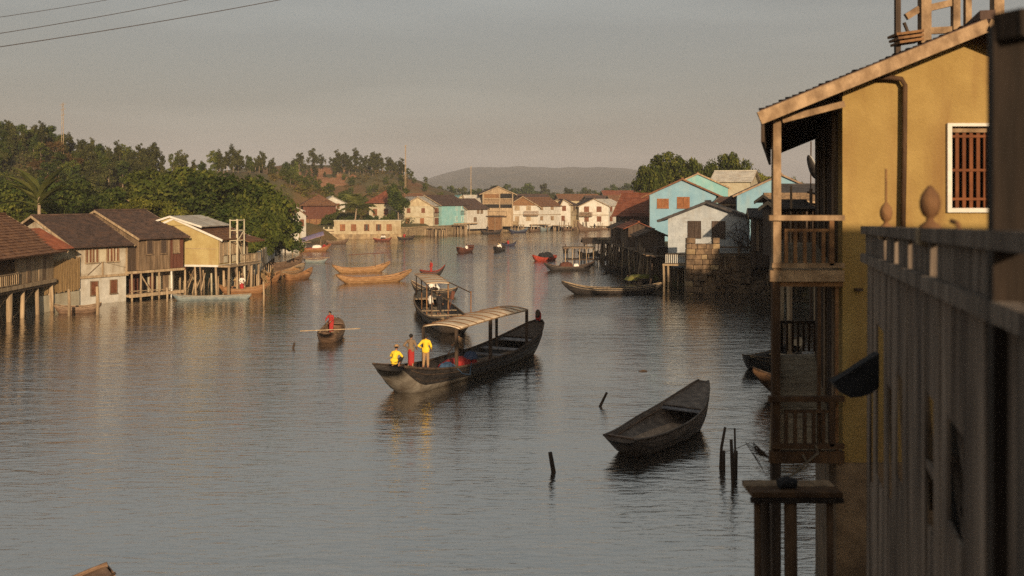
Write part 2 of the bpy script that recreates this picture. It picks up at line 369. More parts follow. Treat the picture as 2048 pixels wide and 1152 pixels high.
mw = bpy.data.materials.new('river_water'); mw.use_nodes = True
t = mw.node_tree; n = t.nodes; l = t.links.new; pb = n['Principled BSDF']
pb.inputs['Base Color'].default_value = (.035, .033, .030, 1); pb.inputs['Roughness'].default_value = .025; pb.inputs['IOR'].default_value = 10; pb.inputs['Specular IOR Level'].default_value = .5; pb.inputs['Specular Tint'].default_value = (1.0, .965, .92, 1)
geo = n.new('ShaderNodeNewGeometry')
def wave(sc, st, det, rot=0, dist=0):
    mp = n.new('ShaderNodeMapping'); mp.inputs['Scale'].default_value = st; mp.inputs['Rotation'].default_value = (0, 0, R(rot)); l(geo.outputs['Position'], mp.inputs[0])
    z = n.new('ShaderNodeTexNoise'); z.inputs['Scale'].default_value = sc; z.inputs['Detail'].default_value = det; z.inputs['Distortion'].default_value = dist; l(mp.outputs[0], z.inputs['Vector']); return z
w1 = wave(4.4, (.32, 1.0, 1), 5, 5, .5); w2 = wave(1.0, (.34, 1.0, 1), 2, -9, .3); calm = wave(.06, (.5, 1, 1), 2, 12)
ad = n.new('ShaderNodeMath'); ad.operation = 'MULTIPLY_ADD'; ad.inputs[1].default_value = 1.6; l(w2.outputs['Fac'], ad.inputs[0]); l(w1.outputs['Fac'], ad.inputs[2])
cr = n.new('ShaderNodeMapRange'); cr.inputs['From Min'].default_value = .36; cr.inputs['From Max'].default_value = .62; cr.inputs['To Min'].default_value = .5; cr.inputs['To Max'].default_value = 1.0; l(calm.outputs['Fac'], cr.inputs['Value'])
bp = n.new('ShaderNodeBump'); bp.inputs['Distance'].default_value = .043; l(ad.outputs[0], bp.inputs['Height']); l(cr.outputs[0], bp.inputs['Strength']); l(bp.outputs[0], pb.inputs['Normal'])
wb = MB(); wb.add([(-220, -90, 0), (260, -90, 0), (260, 420, 0), (-220, 420, 0)], [(0, 1, 2, 3)])
tag(wb.build('river_water', mw), kind='structure')

# distant mountain
def mtn(X, Y):
    px = 1024 + X / 2600 * F
    top = np.interp(px, [700, 760, 800, 830, 870, 905, 940, 962, 1000, 1040, 1080, 1110, 1150, 1200, 1260, 1320, 1420, 1600, 1900],
                    [395, 388, 376, 366, 352, 344, 337, 333, 334, 332, 333, 337, 336, 334, 337, 340, 352, 372, 392])
    z = HC + (HY - top) / F * 2600
    fall = np.clip(1 - np.abs(Y - 2600) / 900, 0, 1) ** .8
    rug = 5 * np.sin(X * .021 + Y * .009) + 3.5 * np.sin(X * .047 - Y * .031) + 2.5 * np.sin(X * .093 + Y * .07)
    return z * fall + rug * np.clip(fall * 3, 0, 1) * (.3 + .9 * (1 - fall)) * np.clip(z / 50, 0, 1) - 6 * (1 - fall)
m_mtn = M('mountain_scrub', (.030, .034, .018), (.075, .062, .034), .02, bump=.8, bs=.05)
tag(grid_mesh('mountain', np.arange(-430, 1180, 12.0), np.arange(1720, 3300, 20.0), mtn, m_mtn), kind='structure')

# river haze: one closed box of even air around everything
hb = MB(); hb.box(-3200, 3200, -160, 3500, -7, 150)
hm = bpy.data.materials.new('haze'); hm.use_nodes = True; hn = hm.node_tree.nodes; hn.clear()
pv = hn.new('ShaderNodeVolumePrincipled'); pv.inputs['Color'].default_value = (.88, .88, .98, 1); pv.inputs['Density'].default_value = .00024; pv.inputs['Anisotropy'].default_value = 0.0
ho = hn.new('ShaderNodeOutputMaterial'); hm.node_tree.links.new(pv.outputs[0], ho.inputs['Volume'])
HAZE = hb.build('haze', hm); tag(HAZE, kind='stuff')

# ------------------------------------------------------------------ trees
def leaf_cloud(rng, cen, rad, n, size, squash=.75, up=.35, asp=.55, droop=0):
    cen = np.array(cen, float); rad = np.array(rad, float); w = rad ** 2; w /= w.sum()
    ci = rng.choice(len(cen), n, p=w)
    d = rng.normal(size=(n, 3)); d /= np.linalg.norm(d, axis=1)[:, None]
    rr = rad[ci] * (1 - .55 * rng.random(n) ** 1.8) * (1 + .12 * rng.normal(size=n))
    p = cen[ci] + d * rr[:, None] * np.array([1, 1, squash])
    nr = d * .75 + rng.normal(size=(n, 3)) * .55 + np.array([0, 0, up]); nr /= np.linalg.norm(nr, axis=1)[:, None]
    a = np.cross(nr, rng.normal(size=(n, 3))); a /= np.linalg.norm(a, axis=1)[:, None]; b = np.cross(nr, a)
    a[:, 2] -= droop; s = size * (.6 + .8 * rng.random(n))[:, None]
    co = np.stack([p - a * s * .5, p + b * s * asp * .5 + a * s * .05, p + a * s * .5, p - b * s * asp * .5 + a * s * .05], 1).reshape(-1, 3)
    return co, np.arange(4 * n).reshape(n, 4)
def crown_clumps(rng, n, rx, rz, zc, rmin=.22, rmax=.42, low=-.5):
    c = []; r = []
    for i in range(n):
        while True:
            d = rng.normal(size=3); d /= np.linalg.norm(d)
            if d[2] > low: break
        k = .25 + .62 * rng.random() ** .6
        c.append((d[0] * rx * k, d[1] * rx * k, zc + d[2] * rz * k)); r.append(rx * (rmin + (rmax - rmin) * rng.random()))
    return c, r
def tree_mesh(seed, h, rx, rz, ncl, nleaf, size, lm, bm, trunk_r, low=-.5, squash=.75, rmin=.22, rmax=.42, limbs=6, asp=.55, lean=0):
    rng = np.random.default_rng(seed); zc = h - rz
    c, r = crown_clumps(rng, ncl, rx, rz, zc, rmin, rmax, low)
    co, q = leaf_cloud(rng, c, r, nleaf, size, squash, asp=asp)
    crown = npmesh('crown', co, q, lm)
    b = MB(); top = Vector((lean, 0, zc + rz * .3))
    b.tube([(0, 0, -.8), (lean * .1 + .05, 0, h * .12), (lean * .45 - .06, .05, h * .35), (lean * .8, 0, zc), top], [trunk_r * 1.25, trunk_r, trunk_r * .85, trunk_r * .65, trunk_r * .2], 7)
    for i in range(min(limbs, ncl)):
        t = .3 + .45 * rng.random(); s = Vector((lean * t, 0, h * t * .95)); e = Vector(c[i]); mid = lerp(s, e, .5) + Vector((0, 0, -.15 * (e - s).length))
        b.tube([s, mid, e], [trunk_r * .5, trunk_r * .33, trunk_r * .1], 5)
    return crown, b.mesh('trunk', bm, True)
def plant(name, meshes, label, cat, loc, yaw=0, sc=1, group=None, names=('crown', 'trunk')):
    o = root(name, label, cat, loc, yaw, group); o.scale = (sc, sc, sc) if not hasattr(sc, '__len__') else sc
    for nm, me in zip(names, meshes): link(nm, me, o)
    return o
BIG = [tree_mesh(1, 11, 6.2, 4.6, 44, 9500, .56, lf_dark, m_bark, .38, rmin=.14, rmax=.3), tree_mesh(2, 10, 5.6, 4.0, 40, 9000, .54, lf_mid, m_bark, .34, rmin=.14, rmax=.3),
       tree_mesh(3, 8, 4.6, 3.0, 34, 8000, .44, lf_yel, m_bark, .25, squash=.4, rmin=.16, rmax=.34), tree_mesh(4, 12, 5.2, 4.8, 42, 9000, .54, lf_mid, m_barkp, .34, rmin=.15, rmax=.3)]
SLIM = [tree_mesh(11, 9, 1.9, 4.3, 24, 1700, .5, lf_olive, m_barkp, .14, limbs=3, low=-1, rmin=.3, rmax=.6), tree_mesh(12, 8, 2.3, 3.9, 24, 1700, .52, lf_dark, m_barkp, .14, limbs=3, low=-1, rmin=.25, rmax=.5),
        tree_mesh(13, 10, 1.5, 4.8, 24, 1500, .48, lf_olive, m_barkp, .12, limbs=3, low=-1, rmin=.3, rmax=.7), tree_mesh(14, 7, 2.6, 3.2, 22, 1700, .52, lf_mid, m_bark, .14, limbs=3, low=-1)]
BARE = tree_mesh(15, 8, 2.6, 2.8, 18, 900, .5, lf_brown, m_bark, .12, limbs=12)
FARS = [tree_mesh(21, 13, 5.0, 5.0, 20, 1700, 1.0, lf_dark, m_bark, .3), tree_mesh(22, 11, 5.5, 4.2, 20, 1700, 1.0, lf_olive, m_bark, .3), tree_mesh(23, 15, 3.2, 6.2, 18, 1500, .9, lf_olive, m_bark, .25)]

def at_hill(px, D):
    x = (px - CX) / F * D; return Vector((x, D, hz(x, D)))
rr = random.Random(5)
# slim trees along the crest of the near hill and down its face
for i in range(118):
    t = i / 117; px = -40 + 610 * t + rr.uniform(-6, 6); D = (226 if px < 380 else 226 + (px - 380) * .5) + rr.uniform(-14, 10)
    p = at_hill(px, D); k = rr.choice([0, 0, 1, 2, 2, 3])
    s_ = rr.choice([.5, .58, .64, .7, .85]) * rr.uniform(.9, 1.08)
    plant('slim_tree', SLIM[k], 'slim tree, one of the many lining the crest of the near hill', 'tree', p, rr.uniform(0, 6), (s_ * .78, s_ * .78, s_), 'trees along the near hill crest')
for i in range(330):
    px = rr.uniform(-50, 560); D = rr.uniform(142, 222)
    p = at_hill(px, D)
    if p.z < 2.2: continue
    k = rr.choice([0, 1, 1, 2, 3, 3, 0, 9])
    plant('hillside_tree', BARE if k == 9 else SLIM[k], 'brown half bare tree on the slope of the near hill' if k == 9 else 'leafy tree on the slope below the near hill crest', 'tree', p, rr.uniform(0, 6), rr.uniform(.42, .78),
          'half bare trees on the near slope' if k == 9 else 'trees on the near hill slope')
# taller single trees that stand out of the crest
for px, D, top, k, lab in [(16, 222, 232, 2, 'lone tall thin tree rising highest above the left end of the hill crest'), (4, 224, 247, 1, 'tall dark tree at the left edge of the hill crest'),
                           (300, 226, 287, 0, 'tall tuft-topped tree above the middle of the hill crest'), (360, 228, 292, 2, 'thin tree poking above the crest left of the big dark grove'),
                           (572, 330, 322, 1, 'round small tree standing alone at the saddle between the hills'), (589, 335, 321, 3, 'slightly leaning small tree alone in the hill saddle')]:
    x = (px - CX) / F * D; zt = HC + (HY - top) / F * D; h0 = [9, 8, 10, 7][k]
    z0 = max(hz(x, D), zt - h0 * .95); g = hz(x, D); s = (zt - g) / h0
    plant('crest_tree', SLIM[k], lab, 'tree', (x, D, g), rr.uniform(0, 6), (min(s, .8), min(s, .8), s))
# far hill: trees on its crest
for i in range(84):
    t = rr.random(); px = 588 + 222 * t; D = 402 + rr.uniform(-26, 14)
    p = at_hill(px, D)
    plant('far_hill_tree', SLIM[rr.choice([0, 2, 2])], 'small slim tree on the ridge of the grassy far hill', 'tree', p, rr.uniform(0, 6), rr.choice([.3, .42, .5, .62, .8]) * rr.uniform(.9, 1.1), 'trees along the far hill ridge')
for i in range(85):
    px = rr.uniform(545, 890); D = rr.uniform(265, 400); p = at_hill(px, D)
    plant('hill_bush', SLIM[3], 'dark bush on the grassy flank of the far hill', 'bush', p, rr.uniform(0, 6), rr.uniform(.35, .6), 'bushes on the far hill flank')
# tree belt on the plain beyond the back houses
for i in range(74):
    px = 796 + 720 * i / 73 + rr.uniform(-8, 8); D = rr.uniform(480, 640); x = (px - CX) / F * D
    plant('plain_tree', FARS[rr.choice([0, 0, 1, 2])], 'hazy tree in the belt beyond the white riverside houses', 'tree', (x, D, hz(x, D) - .5), rr.uniform(0, 6), rr.uniform(.75, 1.15) * (D / 560), 'tree belt on the plain')
# big trees above the left houses
for px, D, top, k, sc, lab in [(-15, 118, 372, 1, .8, 'leafy dark tree at the left picture edge over the tiled roof'), (40, 124, 352, 0, .9, 'dense dark tree over the ridge of the leftmost house'),
      (130, 132, 350, 0, 1.0, 'wide dark tree directly behind the rusty awning house'), (205, 128, 368, 0, .85, 'low dark tree left of the feathery yellow-green tree'),
      (275, 120, 392, 2, .95, 'feathery flat yellow-green tree behind the dark plank house'), (300, 140, 330, 3, 1.05, 'tall sunlit green tree above the feathery flat tree'),
      (372, 134, 322, 1, 1.15, 'large bright tree crown above the pale metal roof'), (440, 128, 336, 0, 1.15, 'large dark tree behind the yellow gabled house'),
      (500, 128, 352, 1, 1.0, 'rounded tree right of the yellow house, leaning to the river'), (530, 122, 405, 1, .72, 'lowest leafy tree hanging over the pale fence'),
      (545, 136, 415, 0, .75, 'dark tree at the river end of the big grove'), (470, 122, 408, 0, .75, 'shaded tree just behind the scaffold frame'), (400, 126, 385, 3, .8, 'mid green tree just behind the pale metal roof'),
      (340, 124, 400, 2, .8, 'small yellow-green tree behind the ridge of the yellow house'), (90, 118, 395, 1, .7, 'small leafy tree right of the banana clump')]:
    x = (px - CX) / F * D; zt = HC + (HY - top) / F * D; g = hz(x, D); h0 = [11, 10, 8, 12][k]; s = (zt - g) / h0
    plant('grove_tree', BIG[k], lab, 'tree', (x, D, g), rr.uniform(0, 6), (sc, sc, max(.4, s)))
# undergrowth that nobody could count
rng = np.random.default_rng(3)
def scatter(name, n, pxr, Dr, size, clr, m, zmax=40, keep=None):
    c = []
    while len(c) < n:
        px = rng.uniform(*pxr); D = rng.uniform(*Dr); x = (px - CX) / F * D
        c.append((x, D))
    c = np.array(c)
    if name == 'hill_grass': c = c[(np.abs((c[:, 0] / c[:, 1] * F + CX) - 636) > 52) | (c[:, 1] < 352) | (c[:, 1] > 398)]
    z = height(c[:, 0], c[:, 1]); d = river_dist(c[:, 0], c[:, 1]); ok = (d > 2.5) & (z < zmax)
    c = c[ok]; z = z[ok]; r = rng.uniform(*clr, size=len(c))
    co, q = leaf_cloud(rng, np.column_stack([c, z + r * .35]), r, len(c) * 34, size, .7)
    tag(link(name, npmesh(name, co, q, m)), kind='stuff')
scatter('undergrowth', 1300, (-60, 560), (128, 225), .55, (.7, 1.9), lf_olive)
scatter('dry_scrub', 260, (60, 560), (150, 228), .5, (.7, 1.7), lf_brown)
scatter('bank_shrubs', 150, (-40, 560), (98, 128), .34, (.6, 1.4), lf_mid)
scatter('hill_grass', 800, (540, 820), (260, 400), .55, (.5, 1.1), leafmat('dry_grass_leaf', (.06, .05, .014), (.125, .095, .03), (.19, .14, .05)))
def bare(X, Y):
    r = ((X + 74) / 12) ** 2 + ((Y - 377) / 17) ** 2 + .25 * np.sin(X * .9 + Y * .5) + .2 * np.sin(X * .4 - Y * .7)
    return height(X, Y) + np.where(r < 1, .22, -.6)
tag(grid_mesh('bare_earth', np.arange(-92, -56, 1.0), np.arange(355, 400, 1.5), bare, M('red_bare_earth', (.20, .085, .04), (.30, .15, .08), .4, stain=(.30, .20, .12), bump=.7, bs=2)), kind='structure')
scatter('far_shrubs', 130, (560, 820), (236, 300), .5, (.7, 1.7), lf_yel)

# traveller's palm / banana with great blades, coconut palm, bushy tall tree
def blade(L, wd, droop, up, m, ribs=7, tear=.0, seed=0):
    rg = random.Random(seed); b = MB(); prev = None; vs = []; fs = []
    for i in range(ribs + 1):
        t = i / ribs; x = L * t * math.cos(up * (1 - t * droop)); z = L * t * math.sin(up) - droop * L * .55 * t * t
        w = wd * math.sin(math.pi * min(1, .06 + .94 * t) ** .75) * (1 + rg.uniform(-tear, tear)) + .02
        vs += [(x, -w, z + w * .25), (x, 0, z), (x, w, z + w * .25)]
    for i in range(ribs):
        a = i * 3; fs += [(a, a + 1, a + 4, a + 3), (a + 1, a + 2, a + 5, a + 4)]
    return b.add(vs, fs)
def banana(label, loc, h, nb, seed, L=3.6, wd=.55, fan=None):
    rg = random.Random(seed); o = root('banana_plant', label, 'banana plant', loc, 0)
    b = MB(); b.tube([(0, 0, -.5), (.05, 0, h * .5), (0, 0, h)], [.28, .22, .15], 8); b.build('trunk', m_barkp, o, True)
    for i in range(nb):
        up = rg.uniform(.7, 1.45) if fan is None else .35 + 1.15 * ((i * .618) % 1); f = blade(L * rg.uniform(.7, 1.1), wd * rg.uniform(.8, 1.15), rg.uniform(.25, .75), up, lf_palm, 7, .18, seed * 50 + i).build('leaf', lf_palm, o)
        f.location = (0, 0, h * rg.uniform(.82, 1.0)); f.rotation_euler = (0, 0, (2 * math.pi * i / nb + rg.uniform(-.3, .3)) if fan is None else (rg.choice([0, math.pi]) + rg.uniform(-.5, .5) + fan))
    return o
p = at_hill(78, 110); banana('tall banana palm with great upright blades over the left houses', (p.x, p.y, 2.0), 7.8, 19, 4, 5.8, .6, fan=0.0)
p = at_hill(235, 118); banana('smaller banana plant between the dark trees and the feathery tree', (p.x, p.y, 1.6), 3.6, 9, 9, 3.2, .5)
p = at_hill(205, 150); banana('banana plant on the scrubby slope above the dark trees', (p.x, p.y, p.z), 3.5, 9, 12, 3.4, .5)
p = at_hill(155, 108); banana('low banana clump beside the brown roof ridge', (p.x, p.y, 1.4), 3.2, 8, 17, 2.2, .35)
p = at_hill(25, 128); banana('banana plant at the left edge behind the tiled roof', (p.x, p.y, 2.2), 4.5, 9, 21, 3.6, .5)

def frond_mesh(L, seed, n=22):
    rg = random.Random(seed); b = MB(); pts = []
    for i in range(n + 1):
        t = i / n; pts.append(Vector((L * t * (1 - .18 * t), 0, L * (.34 * t - .62 * t * t))))
    b.tube(pts[::3] + [pts[-1]], .035, 4)
    for i in range(2, n + 1):
        t = i / n; ll = L * .30 * math.sin(math.pi * (.12 + .82 * t)) + .1; p = pts[i]
        for s in (-1, 1):
            q = p + Vector((ll * .45, s * ll * .85, -ll * rg.uniform(.25, .6))); w = Vector((.10, 0, .02))
            b.add([p - w, p + w, q + w * .3, q - w * .3], [(0, 1, 2, 3)])
    return b.mesh('frond', lf_palm)
FR = [frond_mesh(5.2, s) for s in (1, 2, 3)]
b0 = P(697, 476, 232); t0 = P(713, 416, 230)
pr = root('coconut_palm', 'coconut palm with slanting trunk in front of the beige riverside wall', 'palm tree', (b0.x, b0.y, max(.6, hz(b0.x, b0.y))))
dz = t0 - Vector(pr.location); tb = MB(); tb.tube([(0, 0, -.8), dz * .3 + V(-.1, 0, 0), dz * .62 + V(.45, 0, 0), dz], [.3, .23, .19, .17], 8); tb.build('trunk', m_barkp, pr, True)
for i in range(19):
    f = link('frond', FR[i % 3], pr); f.location = dz; up = rr.choice([-1.1, -.75, -.4, -.05])
    f.rotation_euler = (0, up, i * 2.4 + rr.uniform(-.3, .3))
TALL = tree_mesh(31, 9.2, 2.9, 4.0, 26, 5200, .42, lf_dark, m_barkp, .2, low=-.9)
p = P(797, 452, 238); plant('bushy_tree', TALL, 'tall dark bushy tree beside the cream two storey house', 'tree', (p.x, p.y, 1.5), 1, (1, 1, (HC + 33 / F * 238 - 1.5) / 9.2))
for px, py, s, k, lab in [(672, 446, .48, 1, 'dark green bush against the red-brown hip roofed house'), (700, 448, .42, 0, 'dark bush behind the beige wall, left of the palm'), (655, 452, .35, 1, 'small green bush at the foot of the red-brown house'),
                          (742, 445, .36, 0, 'bush under the palm fronds behind the beige wall'), (776, 442, .35, 3, 'low bush left of the tall bushy tree'), (640, 458, .22, 2, 'little yellow-green bush on the grey yard wall')]:
    p = P(px, py, 236); plant('yard_bush', BIG[k], lab, 'bush', (p.x, p.y, 1.6), px, s)
# trees over the right bank houses
for px, top, D, k, rx, lab in [(1345, 297, 168, 3, .95, 'tallest leafy tree left of the three over the blue house roof'), (1305, 322, 166, 1, .62, 'lower spreading tree at the left shoulder of the blue house'), (1405, 306, 166, 1, .62, 'middle yellow-green tree above the blue house ridge'),
                               (1470, 297, 168, 3, .78, 'leafy tree over the tan tiled roof'), (1520, 345, 160, 2, .7, 'low tree behind the tan roof beside the yellow house post'), (1580, 345, 165, 1, .6, 'low hedge-like tree seen through the balcony')]:
    x = (px - CX) / F * D; zt = HC + (HY - top) / F * D; g = 3.5
    plant('riverside_tree', BIG[k], lab, 'tree', (x, D, g), px, (rx, rx, (zt - g) / [11, 10, 8, 12][k]))
# ------------------------------------------------------------------ houses
class House:
    """local frame: x along the facade A->B, y away behind it, z up from z0"""
    def __init__(s, name, label, A, B, d, z0, h, cat='house', group=None):
        A = Vector(A); B = Vector(B); s.w = (B - A).xy.length; s.d = d; s.h = h; s.z0 = z0
        s.o = root(name, label, cat, (A.x, A.y, z0), math.atan2(B.y - A.y, B.x - A.x), group)
    def loc(s, p):                      # world -> local
        v = Vector(p) - s.o.location; return Matrix.Rotation(-s.o.rotation_euler.z, 3, 'Z') @ v
    def walls(s, m, axis='u', rise=0, z=0, x0=0, x1=None, y0=0, y1=None, name='wall', h=None, ridge=.5):
        x1 = s.w if x1 is None else x1; y1 = s.d if y1 is None else y1; h = s.h if h is None else h
        b = MB()
        if rise and axis == 'u': b.prism([(y0, z), (y1, z), (y1, h), (lerp(y0, y1, ridge), h + rise), (y0, h)], 'x', x0, x1)
        elif rise and axis == 'v': b.prism([(x0, z), (x1, z), (x1, h), (lerp(x0, x1, ridge), h + rise), (x0, h)], 'y', y0, y1)
        else: b.box(x0, x1, y0, y1, z, h)
        return b.build(name, m, s.o)
    def gable(s, m, axis='u', rise=2, over=.5, vo=.4, z=None, x0=0, x1=None, y0=0, y1=None, n=8, cols=14, verge=None, th=.1, ridge=.5, cap=True, step=.05, jit=.02, m2=None):
        x1 = s.w if x1 is None else x1; y1 = s.d if y1 is None else y1; z = s.h if z is None else z
        rf = None
        if axis == 'u':
            ym = lerp(y0, y1, ridge); sa = rise / (ym - y0); sb = rise / (y1 - ym); a, c = x0 - vo, x1 + vo
            R0, R1 = V(a, ym, z + rise + .06), V(c, ym, z + rise + .06)
            e = [(V(a, y0 - over, z - sa * over + .06), V(c, y0 - over, z - sa * over + .06)), (V(c, y1 + over, z - sb * over + .06), V(a, y1 + over, z - sb * over + .06))]
        else:
            xm = lerp(x0, x1, ridge); sa = rise / (xm - x0); sb = rise / (x1 - xm); a, c = y0 - vo, y1 + vo
            R0, R1 = V(xm, c, z + rise + .06), V(xm, a, z + rise + .06)
            e = [(V(x0 - over, c, z - sa * over + .06), V(x0 - over, a, z - sa * over + .06)), (V(x1 + over, a, z - sb * over + .06), V(x1 + over, c, z - sb * over + .06))]
        b = MB(); b.slope(e[0][0], e[0][1], R0, R1, n, cols, th, step, jit); rf = b.build('roof', m, s.o)
        b = MB(); b.slope(e[1][0], e[1][1], R1, R0, n, cols, th, step, jit); b.build('roof', m2 or m, s.o)
        if cap:
            k = MB(); k.bar(R0 + V(0, 0, .06), R1 + V(0, 0, .06), .28, .14); k.build('ridge_cap', m, rf)
        if verge:
            for q0, q1, r in ((e[0][0], e[1][1], R0), (e[0][1], e[1][0], R1)):
                for q in (q0, q1):
                    k = MB(); k.bar(q - V(0, 0, .08), r - V(0, 0, .08), .07, .2); k.build('verge_board', verge, rf)
        return rf
    def hip(s, m, rise=2, over=.6, z=None, x0=0, x1=None, y0=0, y1=None, n=8, cols=12, pull=None):
        x1 = s.w if x1 is None else x1; y1 = s.d if y1 is None else y1; z = s.h if z is None else z
        a, c, e, g = x0 - over, x1 + over, y0 - over, y1 + over; k = min(c - a, g - e) / 2 if pull is None else pull
        if c - a >= g - e: r0, r1 = V(a + k, (e + g) / 2, z + rise), V(c - k, (e + g) / 2, z + rise)
        else: r0, r1 = V((a + c) / 2, e + k, z + rise), V((a + c) / 2, g - k, z + rise)
        ps = [V(a, e, z), V(c, e, z), V(c, g, z), V(a, g, z)]
        rs = [(r0, r1), (r1, r1), (r1, r0), (r0, r0)] if c - a >= g - e else [(r0, r0), (r0, r1), (r1, r1), (r1, r0)]
        for i in range(4):
            b = MB(); b.slope(ps[i], ps[(i + 1) % 4], rs[i][0], rs[i][1], n, cols, .08); b.build('roof', m, s.o)
    def face(s, o, f, u, z, v=0.0):
        o.location = {'f': (u, -v, z), 'l': (-v, u, z), 'r': (s.w + v, u, z)}[f]; o.rotation_euler = (0, 0, {'f': 0, 'l': -math.pi / 2, 'r': math.pi / 2}[f]); return o
    def win(s, f, u, z, w, h, sm=None, fm=None, pm=None, op=0, lab=None, frame=True, v=0.0, sw=1):
        """window centred at u, sill at z: frame, dark pane, two shutters (op = how far they stand open)"""
        o = link('window', win_mesh(w, h, fm or sm or m_woodd), s.o); s.face(o, f, u, z, v)
        link('pane', pane_mesh(w, h, pm or m_pane), o)
        if sm:
            for sd in (-1, 1):
                c = link('shutter', shut_mesh((w / 2 - .02) * sw, h, sm), o)
                if op: c.location = (sd * w / 2, -.07, 0); c.rotation_euler = (0, 0, sd * R(op)); c.scale = (-sd, 1, 1)
                else: c.location = (sd * w / 2, -.05, 0); c.scale = (-sd, 1, 1)
        if lab: o['label'] = lab
        return o
    def box(s, name, m, x0, x1, y0, y1, z0, z1, parent=None): return MB().box(x0, x1, y0, y1, z0, z1).build(name, m, parent or s.o)
    def bars(s, name, m, lst, parent=None):
        b = MB()
        for p, q, w, h in lst: b.bar(p, q, w, h)
        return b.build(name, m, parent or s.o)
    def stilt(s, x, y, z1, z0=None, r=.12, m=None, name='stilt', lean=.12):
        a = random.uniform(-lean, lean); c = random.uniform(-lean, lean); z0 = -s.z0 - 1.2 if z0 is None else z0
        o = MB().tube([(x + a, y + c, z0), (x + a * .4 + random.uniform(-.04, .04), y + c * .4, (z0 + z1) / 2), (x, y, z1)], [r * 1.05, r * random.uniform(.9, 1.1), r * .9], 7).build(name, m or m_woodp, s.o, True); return o
    def rail(s, f, u0, u1, z, h, v, m, n=10, bw=.05, top=.09):
        """balustrade along a face: rails and separate balusters"""
        o = s.face(link('balustrade', MB().bar((u0, 0, h), (u1, 0, h), top, .07).mesh('balustrade', m), s.o), f, 0, z, v); MB().bar((u0, 0, .1), (u1, 0, .1), .07, .06).build('bottom_rail', m, o)
        me = MB().box(-bw / 2, bw / 2, -bw / 2, bw / 2, .12, h - .02).mesh('baluster', m)
        for i in range(n + 1):
            c = link('baluster', me, o); c.location = (lerp(u0 + .03, u1 - .03, i / n), 0, 0)
        return o
_wc = {}
def win_mesh(w, h, m):
    k = ('f', round(w, 2), round(h, 2), m.name)
    if k not in _wc:
        t = max(.07, w * .06); b = MB(); b.box(-w / 2 - t, -w / 2, -.09, .05, -t, h + t); b.box(w / 2, w / 2 + t, -.09, .05, -t, h + t); b.box(-w / 2, w / 2, -.09, .05, h, h + t); b.box(-w / 2 - t * 1.3, w / 2 + t * 1.3, -.14, .05, -t * 1.6, -.002)
        _wc[k] = b.mesh('window', m)
    return _wc[k]
def pane_mesh(w, h, m):
    k = ('p', round(w, 2), round(h, 2), m.name)
    if k not in _wc: _wc[k] = MB().box(-w / 2, w / 2, -.015, .04, 0, h).mesh('pane', m)
    return _wc[k]
def shut_mesh(w, h, m):
    k = ('s', round(w, 2), round(h, 2), m.name)
    if k not in _wc:
        b = MB(); t = min(.09, w * .2)
        b.box(0, t, -.025, .02, 0, h); b.box(w - t, w, -.025, .02, 0, h); b.box(t, w - t, -.025, .02, 0, t); b.box(t, w - t, -.025, .02, h - t, h); b.box(t, w - t, -.025, .02, h * .5 - t / 2, h * .5 + t / 2)
        ns = max(3, int(h / .16))
        for i in range(ns):
            z = t + (h - 2 * t) * (i + .5) / ns; b.bar((t, -.004, z), (w - t, -.004, z), .012, (h / ns) * .8)
        _wc[k] = b.mesh('shutter', m)
    return _wc[k]

random.seed(11)
# ===== left bank, near to far =====
# L1 leftmost house: red tiled roof, open verandah on stilts
A = W(-180, 596, 2.7); B = W(110, 557, 2.7)
A = Vector((-37.9, 62.0, 2.7)); B = Vector((-38.4, 84.0, 2.7))
h1 = House('stilt_house', 'leftmost stilt house with red-brown tiled roof and open railed verandah', A, B, 8, 2.7, 2.75)
h1.gable(m_rtile, 'u', 2.6, .9, .5, n=16, cols=60, ridge=.55, verge=m_woodp)
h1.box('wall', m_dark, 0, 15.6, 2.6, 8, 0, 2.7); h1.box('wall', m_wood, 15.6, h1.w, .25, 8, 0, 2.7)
h1.box('floor', m_woodp, 0, h1.w, -.15, 8, -.28, 0)
for i in range(9):     # upright planks of the right half, each a board
    x = 15.7 + i * .70
    piece('plank', h1.o, (x, .06 + random.uniform(0, .05), .02), (x + .66, .16 + random.uniform(0, .05), 2.62 + random.uniform(-.05, .05)), m_woodp if i % 4 != 2 else m_wood, jit=.006)
for x in (8.2, 12.2, 15.4): h1.bars('post', m_woodp, [((x, .1, 0), (x, .1, 2.7), .16, .16)])
h1.rail('f', 3, 15.5, 0, .95, .02, m_woodp, 40, .06)
h1.box('hanging_cloth', m_straw, 12.6, 13.9, 1.9, 1.96, .5, 1.7)
h1.box('beam', m_wood, 0, h1.w, .0, .18, -.5, -.3)
for x in (7.6, 10.3, 12.6, 14.6, 16.8, 19.2, 21.6): h1.stilt(x, .25, -.3, r=.17 if x != 14.6 else .26)
for x in (9, 12, 15, 18, 21): h1.stilt(x, 2.6, -.3, r=.12)
for x, y, q in ((10.3, .3, (12.4, 1.2, -3)), (12.6, .4, (14.4, .6, -3.2)), (14.8, .3, (12.9, 1.5, -3)), (16.8, .3, (18.8, .9, -3)), (19.2, .4, (17.4, 1.5, -3.1)), (8.2, .6, (10.2, 2, -2.9))):
    h1.bars('brace', m_woodp, [((x, y, -.5), q, .1, .1)])
h1.box('under_wall', m_beige, 7, h1.w, 3.0, 3.2, -3.5, -.3)
